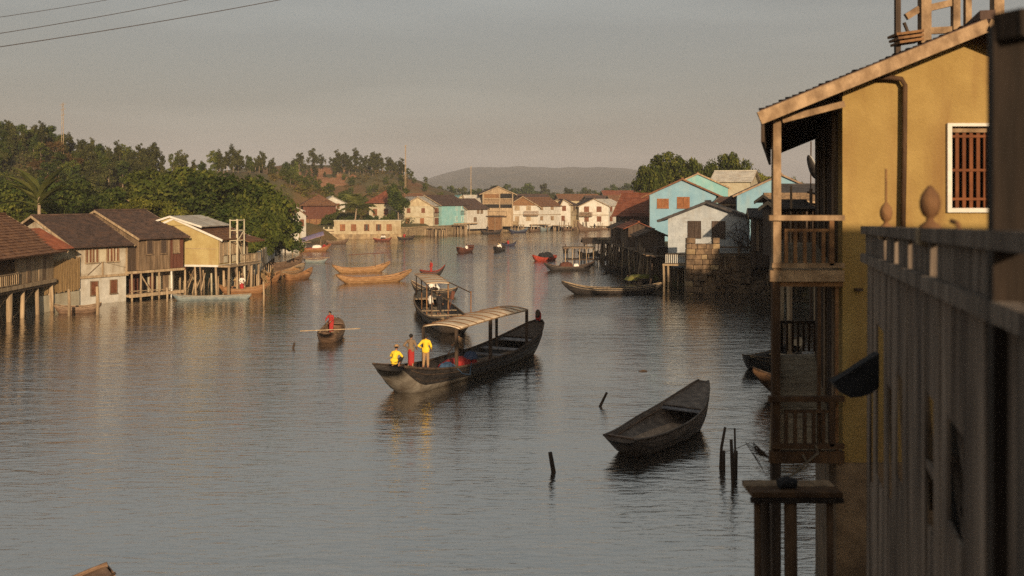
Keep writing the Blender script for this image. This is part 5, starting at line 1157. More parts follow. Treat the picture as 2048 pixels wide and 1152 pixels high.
# ------------------------------------------------------------------ boats
random.seed(31)
def hull_section(t, L, B, fb, bow, stern, ov0, ov1, tip0, tip1, full=.5, lin=0):
    """t 0 stern .. 1 bow -> half beam, gunwale height, keel height, x"""
    sh = math.sin(math.pi * min(1, max(0, t))) ** full
    b = B / 2 * (sh * (1 - (tip0 * (1 - t) + tip1 * t)) + tip0 * (1 - t) + tip1 * t)
    g = fb + stern * max(0, 1 - t / .42) ** 2.2 + bow * max(0, (t - .55) / .45) ** 2.0 + lin * t
    k = -.22 + (fb + stern + .20) * .86 * max(0, 1 - t / ov0) ** 1.5 + (fb + bow + lin + .20) * .86 * max(0, (t - 1 + ov1) / ov1) ** 1.5
    return b, g, min(k, g - .1), (t - .5) * L
def boat(name, label, A, B, mats, beam=1.5, fb=.45, bow=.6, stern=.35, ov0=.16, ov1=.2, tip0=.25, tip1=.12, floor=.12, seats=(.3, .6), deck0=.12, deck1=.14, planks=3, group=None, full=.5, th=.045, n=28, wl_band=None, floor_m=None, cat='boat', seat_m=None, ext=1.0, lin=0):
    """A stern, B bow at the waterline"""
    A, B = Vector(A), Vector(B); d = (B - A); wl = d.xy.length; L = wl / (1 - (ov0 + ov1) * .55) * ext
    mid = (A + B) / 2; o = root(name, label, cat, (mid.x, mid.y, 0), math.atan2(d.y, d.x), group)
    hm_, im, rm = mats
    secs = [hull_section(i / n, L, beam, fb, bow, stern, ov0, ov1, tip0, tip1, full, lin) for i in range(n + 1)]
    mb = MB(); prof = [(1.0, 1.0), (.97, .72), (.88, .42), (.68, .16), (.36, .02), (0, 0)]
    rows = []
    for b, g, k, x in secs:
        row = [(x, s * b * py, k + (g - k) * pz) for s, lst in ((-1, prof), (1, prof[::-1][1:])) for py, pz in lst]
        rows.append(row)
    m_ = len(rows[0]); o0 = len(mb.v)
    vs = [v for r_ in rows for v in r_]; fs = []; mi = []
    for i in range(n):
        for j in range(m_ - 1): fs.append((i * m_ + j, i * m_ + j + 1, (i + 1) * m_ + j + 1, (i + 1) * m_ + j))
    fs.append(tuple(range(m_))); fs.append(tuple(range((n + 1) * m_ - 1, n * m_ - 1, -1)))
    mb.add(vs, fs); base = len(vs)
    if wl_band:      # second paint on the lower strakes
        mb.m = [1 if (j in (2, 3, 6, 7, 4, 5)) else 0 for i in range(n) for j in range(m_ - 1)] + [0, 0]
    ivs = []
    for i, (b, g, k, x) in enumerate(secs):
        bb = max(.015, b - th); kk = max(k + th, min(floor, g - .05)); 
        ivs += [(x, s * bb * py, kk + (g + .002 - kk) * pz) for s, lst in ((-1, prof), (1, prof[::-1][1:])) for py, pz in lst]
    ifs = []
    for i in range(n):
        for j in range(m_ - 1): ifs.append((base + i * m_ + j, base + (i + 1) * m_ + j, base + (i + 1) * m_ + j + 1, base + i * m_ + j + 1))
        ifs.append((i * m_, (i + 1) * m_, base + (i + 1) * m_, base + i * m_)); ifs.append((i * m_ + m_ - 1, base + i * m_ + m_ - 1, base + (i + 1) * m_ + m_ - 1, (i + 1) * m_ + m_ - 1))
    mb.v += ivs; mb.f += ifs; mb.m += [0] * len(ifs)
    mb.build('hull', [hm_, wl_band] if wl_band else hm_, o, True)
    for s in (-1, 1):
        rl = MB(); rl.tube([(x, s * (b - .005), g + .012) for b, g, k, x in secs], max(.022, beam * .021), 6); rl.build('gunwale', rm, o, True)
        rl = MB(); rl.tube([(x, s * (b * .985 + .004), k + (g - k) * .80) for b, g, k, x in secs[1:-1]], max(.012, beam * .011), 5); rl.build('rubbing_strake', rm, o, True)
        rl = MB(); rl.tube([(x, s * (b * .93 + .002), k + (g - k) * .55) for b, g, k, x in secs[2:-2]], max(.007, beam * .006), 4); rl.build('plank_seam', m_hullb if hm_ is not m_hullb else m_woodd, o, True)
    def at(t): return hull_section(t, L, beam, fb, bow, stern, ov0, ov1, tip0, tip1, full, lin)
    def slab(t0, t1, dz, name, m, h=.04, sub=6):
        b_ = MB(); vs = []; fs = []
        for i in range(sub + 1):
            b, g, k, x = at(lerp(t0, t1, i / sub)); bb = max(.02, b - th * .6)
            vs += [(x, -bb, g + dz), (x, bb, g + dz), (x, -bb, g + dz - h), (x, bb, g + dz - h)]
        for i in range(sub): k = i * 4; fs += [(k, k + 4, k + 5, k + 1), (k + 2, k + 3, k + 7, k + 6), (k, k + 2, k + 6, k + 4), (k + 1, k + 5, k + 7, k + 3)]
        fs += [(0, 1, 3, 2), (sub * 4, sub * 4 + 2, sub * 4 + 3, sub * 4 + 1)]
        return b_.add(vs, fs).build(name, m, o)
    sm = seat_m or im
    if deck0: slab(.005, deck0, -.03, 'stern_deck', im)
    if deck1: slab(1 - deck1, .995, -.03, 'bow_deck', im)
    for t in seats: slab(t, t + .28 / L * 1.0 + .012, -.12, 'thwart', sm, .05, 1)
    if planks:
        t0, t1 = max(deck0, ov0 * .8) + .02, 1 - max(deck1, ov1 * .8) - .02
        for j in range(planks):
            u0, u1 = -1 + 2 * j / planks, -1 + 2 * (j + 1) / planks; b_ = MB(); vs = []; fs = []
            for i in range(9):
                b, g, k, x = at(lerp(t0, t1, i / 8)); bb = max(.05, (b - th) * .62)
                vs += [(x, bb * u0 + .012, floor + .05), (x, bb * u1 - .012, floor + .05), (x, bb * u0 + .012, floor + .01), (x, bb * u1 - .012, floor + .01)]
            for i in range(8): k = i * 4; fs += [(k, k + 4, k + 5, k + 1), (k, k + 2, k + 6, k + 4), (k + 1, k + 5, k + 7, k + 3)]
            b_.add(vs, fs).build('floor_plank', floor_m or sm, o)
    o_at = lambda t, y=0, dz=0: Vector((at(t)[3], y, at(t)[1] + dz))
    return o, o_at, at, L
def wpos(o, p): return Matrix.Translation(o.location) @ Matrix.Rotation(o.rotation_euler.z, 4, 'Z') @ Vector(p)

# --- the big canopied boat in mid river
bigo, bat, bsec, bL = boat('passenger_boat', 'long dark passenger boat with sun-bleached canopy and three people on its stern', W(802, 786), W(1064, 702), (m_hullb, m_woodd, m_woodd), beam=2.9, fb=.75, bow=1.05, stern=.75, ov0=.10, ov1=.13, tip0=.62, tip1=.12,
    floor=.22, seats=(.58, .68, .80), deck0=.17, deck1=.17, planks=5, wl_band=m_hullw, floor_m=m_deckb, n=40, full=.55, seat_m=m_deckg)
def canopy(o, sec, t0, t1, wid, zt, arch, m, posts, pm, ribs=9, tilt=0.0, pr=.07):
    x0, x1 = sec(t0)[3], sec(t1)[3]; nx, ny = 16, 8; vs = []; fs = []
    def zz(u, v): return zt + arch * (1 - (2 * v - 1) ** 2) + tilt * (u - .5) + .05 * math.sin(u * math.pi * 1.0) + .02 * math.sin(u * math.pi * 8)
    for i in range(nx + 1):
        for j in range(ny + 1): u, v = i / nx, j / ny; vs.append((lerp(x0, x1, u), (v - .5) * wid, zz(u, v)))
    for i in range(nx):
        for j in range(ny): k = i * (ny + 1) + j; fs.append((k, k + ny + 1, k + ny + 2, k + 1))
    c = MB().add(vs, fs).build('canopy', m, o, True); md = c.modifiers.new('thick', 'SOLIDIFY'); md.thickness = .05
    for i in range(ribs):
        u = (i + .05) / (ribs - .9); u = min(u, 1); MB().tube([(lerp(x0, x1, u), (j / 8 - .5) * (wid + .04), zz(u, j / 8) + .03) for j in range(9)], .022, 5).build('canopy_rib', m_rail, c)
    for s in (-1, 1): MB().tube([(lerp(x0, x1, i / 8), s * wid / 2, zz(i / 8, 0) - .03) for i in range(9)], .035, 5).build('canopy_edge', m_tan, c)
    for t, s, r_ in posts:
        b, g, k, x = sec(t); u = (x - x0) / (x1 - x0); MB().bar((x, s * min(b - .12, wid / 2 - .1), .2), (x, s * min(b - .12, wid / 2 - .1), zz(u, .5 + s * .45) - .03), pr * r_, pr * r_).build('canopy_post', pm, o)
    return c
canopy(bigo, bsec, .29, .765, 2.2, 2.82, .15, m_canvas, [(.28, -1, 2), (.28, 1, 1.6), (.50, -1, 2.2), (.50, 1, 1.8), (.77, -1, 2), (.77, 1, 1.8)], m_woodd, 10, tilt=.15)
b, g, k, x = bsec(.985); MB().ball((x + .1, 0, g + .32), .34, 10, sc=(.8, .55, 1.15)).build('bow_eye_cloth', m_red, bigo, True); MB().ball((x - .08, -.05, g + .5), .26, 10, sc=(.8, .6, 1.1)).build('bow_bundle', m_woodd, bigo, True); MB().bar((x - .1, 0, g - .3), (x + .15, 0, g + .6), .2, .2).build('bow_post', m_hullb, bigo)
# red covered load amidships and blue box
def mound(nm, label, cat, o, p, sx, sy, sz, m, seed=1):
    rg = random.Random(seed); nx, ny = 14, 8; vs = []; fs = []
    for i in range(nx + 1):
        for j in range(ny + 1):
            u, v = i / nx * 2 - 1, j / ny * 2 - 1; h = max(0, (1 - u ** 4) * (1 - v ** 4)) ** .5
            vs.append((u * sx, v * sy, sz * h * (1 + rg.uniform(-.14, .14))))
    for i in range(nx):
        for j in range(ny): k = i * (ny + 1) + j; fs.append((k, k + ny + 1, k + ny + 2, k + 1))
    q = MB().add(vs, fs).build(nm, m, None, True); q.location = wpos(o, p); q.rotation_euler = (0, 0, o.rotation_euler.z); return tag(q, label, cat)
x = bsec(.40)[3]; mound('cargo_cover', 'red cloth covered load amidships in the canopied passenger boat', 'covered load', bigo, (x, .1, .25), 1.4, .7, .6, m_red)
mound('cargo_bundle', 'small blue bundle on the red load in the passenger boat', 'bundle', bigo, (x + .7, -.3, .78), .35, .3, .35, m_cbl, 3)
mound('cargo_bundle', 'pale blue bundle by the stern canopy post of the passenger boat', 'bundle', bigo, (bsec(.25)[3] + .2, -.6, .5), .45, .35, .5, m_btarp, 4)
b_ = MB(); b_.tube([wpos(bigo, (bsec(.24)[3], -1.2, 1.05)), wpos(bigo, (bsec(.27)[3], -1.45, .5)), wpos(bigo, (bsec(.31)[3], -1.5, .35)), wpos(bigo, (bsec(.33)[3], -1.4, .9))], .022, 5)
tag(b_.build('mooring_rope', m_btarp), 'blue rope looped over the side of the passenger boat', 'rope')
# --- second boat with flat canopy behind it
s2o, s2at, s2sec, _ = boat('canopied_boat', 'wide dark boat with small flat canopy and a bare frame, behind the big one', W(908, 668), W(851, 612), (m_hullb, m_woodp, m_wood), beam=3.1, fb=.75, bow=.55, stern=.55, ov0=.12, ov1=.16, tip0=.6, tip1=.14, floor=.2, seats=(.35, .5), deck0=.13, deck1=.2, planks=4, wl_band=m_hullgr)
canopy(s2o, s2sec, .50, .92, 1.9, 2.75, .06, m_canvas, [(.52, -1, 1.5), (.52, 1, 1.2), (.70, 1, 1.2), (.9, -1, 1.2), (.9, 1, 1.2)], m_rail, 5)
MB().bar((s2sec(.52)[3], -.9, 2.8), (s2sec(.08)[3], -1.2, 2.85), .06, .06).build('canopy_rail', m_rail, s2o); MB().bar((s2sec(.08)[3], -1.2, .8), (s2sec(.08)[3], -1.2, 2.95), .07, .07).build('canopy_post', m_rail, s2o)
MB().bar((s2sec(.52)[3], 1.0, 2.8), (s2sec(.22)[3], 1.2, 2.78), .06, .06).build('canopy_rail', m_rail, s2o); MB().bar((s2sec(.22)[3], 1.2, .8), (s2sec(.22)[3], 1.2, 2.85), .08, .08).build('canopy_post', m_woodd, s2o)
ob = MB(); ob.bar((0, 0, 0), (.35, .1, 1.5), .05, .05); ob.bar((.35, .1, 1.5), (.5, .15, 2.1), .28, .04); q = ob.build('paddle', m_woodr); q.location = wpos(s2o, (s2sec(.36)[3], -.3, .3)); tag(q, 'red-brown paddle leaning up in the wide canopied boat', 'paddle')
# --- empty grey boat at the right
eo, eat, esec, _ = boat('empty_boat', 'empty grey wooden boat with high square bow near the yellow house', W(1262, 908), W(1389, 851), (m_hullgr, m_hullgr, m_hullgr), beam=2.15, fb=.50, bow=.62, stern=.28, lin=.62, ov0=.17, ov1=.22, tip0=.60, tip1=.20, floor=.26, seats=(.70,), deck0=0, deck1=.28, planks=2, full=.8, n=36, ext=1.04, floor_m=m_deckb, seat_m=m_deckg)
b, g, k, x = esec(.05); MB().bar((x, -b, g - .02), (x, b, g - .02), .16, .06).build('stern_board', m_hullbr, eo)
for s in (-1, 1): MB().tube([(esec(t)[3], s * (esec(t)[0] - .09), esec(t)[1] - .16) for t in (.08, .2, .35, .5, .68)], .035, 5).build('inner_stringer', m_hullbr, eo)
for t in (.22, .36, .5, .62):
    b, g, k, x = esec(t); MB().tube([(x, -b + .06, g - .05), (x, -b * .8, .25), (x, b * .8, .25), (x, b - .06, g - .05)], .025, 5).build('rib', m_hullgr, eo)
# --- others: label, stern px, bow px, mats, kw
G3 = (m_hullg, m_hullg, m_hullo); D3 = (m_hullb, m_woodd, m_hullbr); B3 = (m_hullbr, m_hullbr, m_wood); O3 = (m_hullo, m_hullo, m_hullg)
Bt = {}
def mk(key, name, label, a, b, mats, **k):
    z = boat(name, label, W(*a), W(*b), mats, n=18, **k); Bt[key] = z; return z
mk('row', 'rowing_boat', 'brown rowing boat with red-clad rower and long crossed oars in mid river', (654, 686), (671, 667), B3, beam=1.7, fb=.5, bow=.55, stern=.3, tip0=.4, tip1=.1, seats=(.45,), ov1=.2, floor_m=m_straw)
mk('gold1', 'moored_boat', 'front golden teak boat of the moored pair in mid river', (690, 567), (806, 562), G3, beam=1.7, fb=.55, bow=.75, stern=.5, ov0=.18, ov1=.24, tip0=.2, tip1=.1, seats=(.3, .5, .7))
mk('gold2', 'moored_boat', 'rear golden boat of the moored pair, carrying a red pole frame', (678, 546), (768, 543), G3, beam=1.6, fb=.55, bow=.75, stern=.5, ov0=.18, ov1=.22, tip0=.2, tip1=.1, seats=(.3, .5, .7))
o, at_, sc_, _ = Bt['gold2']
for t in (.30, .74, .9): MB().bar((sc_(t)[3], 0, .3), (sc_(t)[3], 0, 2.25), .06, .06).build('frame_post', m_wood, o)
MB().bar((sc_(.27)[3], 0, 2.25), (sc_(.95)[3], 0, 2.4), .1, .08).build('roof_pole', m_woodr, o)
mk('redman', 'red_boat', 'small red and black boat right of the golden pair with a standing red-clad man', (846, 551), (884, 551), (m_hullb, m_hullr, m_hullr), beam=1.4, fb=.5, bow=.85, stern=.2, ov1=.3, tip0=.5, tip1=.05)
mk('hat', 'dark_boat', 'dark boat with pale upturned end peeping out left of the flat canopy', (905, 592), (832, 590), (m_hullb, m_hullbr, m_woodp), beam=1.7, fb=.55, bow=.85, stern=.3, ov1=.22, tip1=.1)
mk('punt', 'flat_punt', 'flat punt with blue-grey side moored before the yellow stilt house', (353, 601), (496, 597), (m_hullbl, m_woodp, m_woodp), beam=1.2, fb=.30, bow=.12, stern=.28, ov0=.10, ov1=.06, tip0=.7, tip1=.6, seats=(.2, .5, .75))
mk('pair', 'wooden_boat', 'orange-brown boat carrying two people beside the stilts of the yellow house', (448, 588), (528, 586), O3, beam=1.6, fb=.5, bow=.55, stern=.4, tip1=.1)
mk('lb1', 'wooden_boat', 'oiled orange boat nose-on at the pole fan by the fence', (508, 565), (556, 563), O3, beam=1.7, fb=.6, bow=.6, stern=.4, tip1=.08)
mk('lb2', 'wooden_boat', 'long tan boat with pale planking against the bank by the fence', (535, 560), (600, 550), (m_hullg, m_woodp, m_woodp), beam=1.9, fb=.7, bow=.7, stern=.3, tip1=.08)
mk('lb3', 'wooden_boat', 'outermost orange boat of the cluster, its bow pointing to mid river', (575, 561), (618, 556), O3, beam=1.4, fb=.5, bow=.75, stern=.3, ov1=.26, tip1=.06)
mk('lb4', 'wooden_boat', 'high brown boat hauled in under the pole fan', (540, 545), (597, 540), B3, beam=2.0, fb=1.1, bow=.8, stern=.4, tip1=.1)
mk('tarpb', 'canopied_boat', 'orange boat under a purple tarpaulin off the grey bank', (598, 503), (655, 502), (m_hullo, m_woodr, m_hullr), beam=1.7, fb=.55, bow=.7, stern=.3, tip1=.08)
mk('yb', 'thin_boat', 'thin pale green boat with pole lying off the orange cluster', (612, 525), (650, 525), (m_hullbl, m_hullbr, m_woodp), beam=1.0, fb=.32, bow=.3, stern=.2)
mk('lb5', 'wooden_boat', 'brown boat drawn up on the shore right of the purple tarpaulin', (655, 488), (692, 487), B3, beam=1.6, fb=.5, bow=.5, stern=.3)
mk('bankp', 'flat_punt', 'short dark punt tied to posts under the white plastered house', (118, 627), (194, 624), (m_hullbr, m_woodp, m_woodp), beam=1.4, fb=.5, bow=.25, stern=.25, tip0=.7, tip1=.7)
mk('f1', 'small_boat', 'small dark red boat with white-clad people under the beige wall', (750, 482), (780, 482), (m_woodr, m_woodr, m_hullr), beam=1.5, fb=.4, bow=.4, stern=.25)
mk('f2', 'small_boat', 'small dark boat with a red-clad figure below the cream house', (798, 479), (826, 478), D3, beam=1.4, fb=.4, bow=.5, stern=.3)
mk('f3', 'small_boat', 'dark boat with a passenger moored at the timber water shed', (966, 468), (1000, 467), D3, beam=1.7, fb=.5, bow=.7, stern=.5)
mk('f4', 'small_boat', 'blue-black boat moored right of the timber water shed', (1022, 466), (1052, 465), (m_hulln, m_hullbl, m_hullbl), beam=1.7, fb=.5, bow=.8, stern=.6)
mk('f5', 'small_boat', 'low brown boat under the plank jetty of the white wing', (1060, 464), (1078, 463), B3, beam=1.5, fb=.5, bow=.4, stern=.4)
mk('f6', 'small_boat', 'pale boat lying against the quay below the white wing', (1082, 462), (1098, 461), (m_hullbl, m_woodp, m_woodp), beam=1.6, fb=.8, bow=.5, stern=.5)
mk('f7', 'small_boat', 'brown boat heaped with people below the narrow white house', (1128, 461), (1150, 460), B3, beam=1.6, fb=.4, bow=.5, stern=.5)
mk('f8', 'long_boat', 'long grey-brown boat with a high black prow under the big white gable', (1200, 461), (1158, 462), B3, beam=1.7, fb=.7, bow=2.2, stern=.4, ov1=.12)
mk('f9', 'small_boat', 'brown boat at the quay furthest right before the right bank', (1198, 459), (1218, 459), B3, beam=1.6, fb=.5, bow=.5, stern=.4)
mk('m1', 'wooden_boat', 'red-brown boat heading away with one white-clad passenger in the far channel', (940, 503), (919, 506), (m_woodr, m_woodr, m_rust), beam=1.9, fb=.55, bow=.5, stern=.6, tip0=.5, tip1=.1)
mk('m2', 'small_boat', 'black boat with white-clad people left of the navy boat in the far channel', (1006, 500), (992, 503), D3, beam=1.6, fb=.5, bow=.45, stern=.3)
mk('m3', 'small_boat', 'navy boat with a red-clad paddler in the far channel', (1006, 492), (1030, 492), (m_hulln, m_hulln, m_hullb), beam=1.2, fb=.4, bow=.6, stern=.3, tip1=.05)
mk('m4', 'small_boat', 'little dark boat with one person left of the right bank jetty', (1136, 504), (1126, 504), D3, beam=1.3, fb=.45, bow=.4, stern=.3)
mk('rr', 'red_boat', 'red boat under a black cover off the right bank', (1108, 520), (1070, 522), (m_hullr, m_woodr, m_hullr), beam=1.6, fb=.45, bow=.5, stern=.3)
mk('rd', 'dark_boat', 'dark boat loaded with red bundles off the right bank shelter', (1178, 540), (1098, 541), D3, beam=1.6, fb=.5, bow=.5, stern=.6)
mk('rl', 'long_boat', 'long dark boat with pale gunwale lines moored below the white hut', (1305, 587), (1142, 588), (m_hullb, m_woodd, m_woodp), beam=1.8, fb=.55, bow=.75, stern=.5, ov1=.18, seats=(.3, .5, .7), tip1=.05)
mk('d1', 'small_boat', 'small dark boat tucked against the stilts under the blue tarpaulins', (1232, 517), (1200, 519), D3, beam=1.4, fb=.45, bow=.5, stern=.3)
mk('d2', 'small_boat', 'dark narrow boat moored under the patched stilt shack', (1248, 541), (1212, 544), D3, beam=1.3, fb=.4, bow=.5, stern=.3)
mk('d3', 'small_boat', 'small black boat just behind the flat roofed landing shelter', (1192, 511), (1160, 513), D3, beam=1.3, fb=.4, bow=.45, stern=.35)
mk('gr', 'covered_boat', 'boat under a moss green cover by the stilts below the white hut', (1262, 566), (1309, 565), D3, beam=1.9, fb=.5, bow=.3, stern=.3)
mk('pr', 'wooden_boat', 'brown boat whose prow juts out behind the yellow house post', (W(1700, 790).x, 0), (0, 0), B3) if False else None
z = boat('wooden_boat', 'brown boat whose prow juts out left of the yellow house post', V(19, 49.5, 0), V(12.3, 47.8, 0), (m_shade, m_shade, m_woodd), beam=1.8, fb=.55, bow=.85, stern=.3, ov1=.2, tip1=.05, n=18)  # hull colour darkened in place of shade on the prow
z = boat('dark_boat', 'dark boat with pale deck seen through the lower verandah', V(13.2, 55, 0), V(16.6, 58.5, 0), (m_hullb, m_woodp, m_wood), beam=1.6, fb=.6, bow=.7, stern=.3, n=18)
z = boat('foreground_boat', 'brown boat whose blunt stern just enters the bottom left of the picture', V(-9.6, 22.1, 0), V(-14.8, 18.4, 0), (m_hullbr, m_hullbr, m_hullbr), beam=1.5, fb=.6, bow=.6, stern=.55, ov0=.13, tip0=.5, n=24, deck0=.2)
# raised prow behind the verandah
z = boat('raised_prow', 'pale ringed boat prow raised on a rack behind the verandah', V(17.9, 54, 0), V(15.6, 52, 0), (m_hullb, m_hullw, m_frame), beam=1.3, fb=.5, bow=.9, stern=.1, ov1=.4, tip1=.25, n=18)[0]
z.location = (17.2, 56, 10.6); z.rotation_euler = (0, R(-24), R(205)); z.scale = (.55, .55, .6)
rk = root('boat_rack', 'dark post rack carrying the raised boat prow', 'rack', (17.3, 56.2, 3.8))
for x in (-.5, .9): MB().bar((x, 0, -2), (x, 0, 6.2 if x < 0 else 5.6), .14, .14).build('post', m_woodd, rk)
MB().bar((-.7, 0, 6.0), (1.2, 0, 5.6), .12, .12).build('cross_beam', m_woodd, rk)
# covers and canopies
q = Bt['tarpb']; c = canopy(q[0], q[2], .12, .78, 2.6, 2.2, .7, m_purple, [(.15, -1, 1), (.15, 1, 1), (.72, -1, 1), (.72, 1, 1)], m_wood, 4, tilt=1.3)
q = Bt['rr']; mound('boat_cover', 'black cover heaped over the red boat', 'cover', q[0], (-.2, 0, .35), 1.3, .6, .85, m_black, 5)
q = Bt['gr']; mound('boat_cover', 'moss green cover over the boat by the stilts', 'cover', q[0], (0, 0, .35), 2.0, .85, .55, M('moss_green_cloth', (.10, .10, .025), (.16, .15, .04), 3), 6)
q = Bt['rd']; mound('bundle', 'red bundles piled in the dark loaded boat', 'bundle', q[0], (.4, 0, .35), .9, .5, .7, m_woodr, 7); mound('bundle', 'small pale bundle in the dark loaded boat', 'bundle', q[0], (-.9, .1, .35), .4, .4, .5, m_cw, 8)
q = Bt['tarpb']; mound('bundle', 'white and dark bundles amidships under the purple tarpaulin', 'bundle', q[0], (.6, 0, .4), .9, .5, .7, m_cw, 9)
ow = MB(); a = P(600, 662, 66.5); c = P(720, 657, 67.5); ow.bar(a, c, .05, .05); tag(ow.build('oar', m_woodp), 'long pale oar lying across the brown rowing boat', 'oar')
ow = MB(); ow.bar(P(604, 518, 147), P(659, 515, 148), .1, .1); tag(ow.build('punt_pole', m_tan), 'tan pole resting along the thin pale green boat', 'pole')
for t_ in (.15, .8): MB().bar((Bt['yb'][2](t_)[3], 0, .15), (Bt['yb'][2](t_)[3], 0, .75), .05, .05).build('pole_rest', m_wood, Bt['yb'][0])
ow = MB(); ow.bar(P(828, 546.5, 117), P(846, 547, 119), .06, .06); tag(ow.build('mooring_pole', m_wood), 'thin pole joining the golden boat and the red boat', 'pole')
# shelters on the right bank water
A = P(1131, 503, 140); B = P(1187, 503, 140); js = House('landing_shelter', 'flat roofed landing shelter on thin posts off the right bank', (A.x, A.y, 1.2), (B.x, B.y, 1.2), 3, 1.2, 1.35, cat='shelter')
js.box('roof', m_wood, -.3, js.w + .2, -.5, 3.2, 1.2, 1.32); js.box('deck', m_woodd, -.1, js.w + 1, 0, 3, -.5, -.35)
for i in range(9): js.stilt(js.w * i / 8, .05 + (i % 2) * 2.6, 1.2, r=.06, lean=.06)
A = P(1172, 487, 146); B = P(1226, 487, 146); js2 = House('landing_shelter', 'upper ragged roof of dark thatch over the landing beside the brown house', (A.x, A.y, 1.6), (B.x, B.y, 1.6), 4, 1.6, 1.3, cat='shelter')
js2.gable(m_woodd, 'u', .5, .5, .5, n=5, cols=8)
for i in range(4): js2.stilt(js2.w * i / 3, .1, 1.3, r=.09); js2.stilt(js2.w * i / 3, 3.6, 1.3, r=.09)
# washing hung out
for px, py, D, w_, h_, m, lab in ((1252, 478, 145.5, .9, 1.1, m_cw, 'white cloth hung on the deck rail of the dark brown house'), (1283, 480, 145.2, 1.1, .9, m_ct, 'tan cloth hung on the deck rail beside the white one')):
    p = P(px, py, D); vs = []; fs = []
    for i in range(9):
        for j in range(5): vs.append((w_ * (i / 8 - .5), .06 * math.sin(i * 1.7) * j / 4, -h_ * j / 4 * (1 - .06 * math.sin(i * .9))))
    for i in range(8):
        for j in range(4): k = i * 5 + j; fs.append((k, k + 1, k + 6, k + 5))
    o = MB().add(vs, fs).build('laundry', m, None, True); o.location = p; md = o.modifiers.new('thick', 'SOLIDIFY'); md.thickness = .02
    tag(o, lab, 'laundry')
# stakes in the water
def stake(label, px, py, dx, dy, r, m=m_woodd, bend=0):
    p = W(px, py); D = p.y; t = V(dx / F * D, .05, dy / F * D); b = MB()
    b.tube([(-t * .35) + V(0, 0, -.2), V(0, 0, 0), t * .5 + V(bend, 0, 0), t], [r * 1.1, r, r * .95, r * .85], 7); o = b.build('stake', m, None, True); o.location = p; tag(o, label, 'stake', None); return o
stake('lone thick stake standing left of the empty grey boat', 1107, 945, -7, 40, .085)
stake('slanting thin stake above left of the empty grey boat', 1200, 813, 14, 28, .065)
stake('short stake stub beside the brown rowing boat', 586, 697, 3, 12, .07)
stake('tall bent stake, leftmost of the four by the yellow house', 1441, 937, 10, 82, .055, bend=-.05); stake('short upright stake, second of the four by the yellow house', 1447, 940, 1, 38, .065)
stake('tallest thin stake of the four by the yellow house', 1471, 935, -1, 78, .04); stake('thick stake, rightmost of the four by the yellow house', 1470, 952, 2, 50, .085); stake('leaning dark stake just before the rightmost one', 1466, 972, -3, 92, .06)
b = MB(); b.tube([P(1447, 905, 36), P(1470, 898, 36.3), P(1500, 885, 37)], .012, 4); tag(b.build('mooring_line', m_rope), 'thin line strung from the four stakes', 'rope')
b = MB(); p = W(1285, 743); b.tube([p + V(-.2, 0, 0), p + V(.05, .1, .04), p + V(.25, 0, .02)], [.03, .05, .03], 6); tag(b.build('driftwood', m_woodd), 'small dark piece of driftwood floating right of the passenger boat', 'driftwood')
p = P(1534, 905, 15.6); b = MB()
for i in range(8): b.tube([p + V(.05, .1, -.1), p + V(-.12 - .03 * i, 0, .05 * (i % 4)), p + V(-.26 + .03 * i, -.05, .18 - .07 * i)], [.012, .009, .004], 4)
tag(b.build('dry_twigs', m_woodd), 'dry twigs sticking out at the corner of the yellow house deck', 'twigs')
for px, top, bot, r_, lab in ((138, 578, 632, .13, 'pale post at the left end of the dark punt'), (195, 573, 630, .15, 'thick pale post at the right end of the dark punt'), (104, 566, 622, .12, 'pale post under the edge of the leftmost house'), (334, 575, 603, .1, 'white post at the right end of the plank house porch'), (527, 563, 612, .08, 'thin pole standing beyond the bow of the two-person boat')):
    p = W(px, bot); o = MB().tube([(0, 0, -1), (.03, 0, (bot - top) / F * p.y * .5), (-.02, 0, (bot - top) / F * p.y)], [r_, r_ * .95, r_ * .85], 8).build('mooring_post', m_woodp, None, True); o.location = p; tag(o, lab, 'post')
# power lines and masts
for i, (ya, xb) in enumerate(((26, 145), (62, 315), (91, 497))):
    a, c = P(-400, ya + 400 * (ya / xb) * .82, 30 + i), P(xb + 330, -330 * ya / xb * .9, 46 + i); b = MB()
    b.tube([lerp(a, c, t / 16) - V(0, 0, .25 * math.sin(math.pi * t / 16)) for t in range(17)], .011 + .003 * i, 5); tag(b.build('power_line', m_wire), ['topmost power line crossing the upper left corner of the sky', 'middle power line crossing the upper left of the sky', 'lowest and thickest power line crossing the upper left sky'][i], 'power line', 'power lines overhead')
def mast(label, px, top, bot, D, w_, arms):
    x = (px - CX) / F * D; g = HC + (HY - bot) / F * D; h = (bot - top) / F * D; o = root('radio_mast', label, 'mast', (x, D, g))
    b = MB()
    for s in ((-1, -1), (1, -1), (0, 1)): b.bar((s[0] * w_, s[1] * w_, -2), (s[0] * w_ * .5, s[1] * w_ * .5, h), .07, .07)
    b.build('mast_leg', m_woodp, o); n_ = int(h / .9); b = MB()
    for i in range(n_): z = h * i / n_; k = 1 - .5 * i / n_; b.bar((-w_ * k, -w_ * k, z), (w_ * k, -w_ * k, z + .5), .04, .04); b.bar((w_ * k, -w_ * k, z), (0, w_ * k, z + .5), .04, .04)
    tag(b.build('lattice', m_woodp, o), kind='stuff')
    for z, l in arms: MB().bar((-l, 0, h * z), (l, 0, h * z + .3), .06, .06).build('cross_arm', m_woodp, o)
mast('tall thin lattice mast on the left hill crest', 126, 205, 312, 215, .26, ((.95, .7), (.86, .6), (.75, .5)))
mast('thin mast behind the bushy tree by the cream house', 811, 290, 375, 260, .18, ((.97, .5), (.28, .9), (.22, .7)))
mast('slender mast left of the tall timber house', 942, 332, 395, 285, .10, ((.95, .3),))
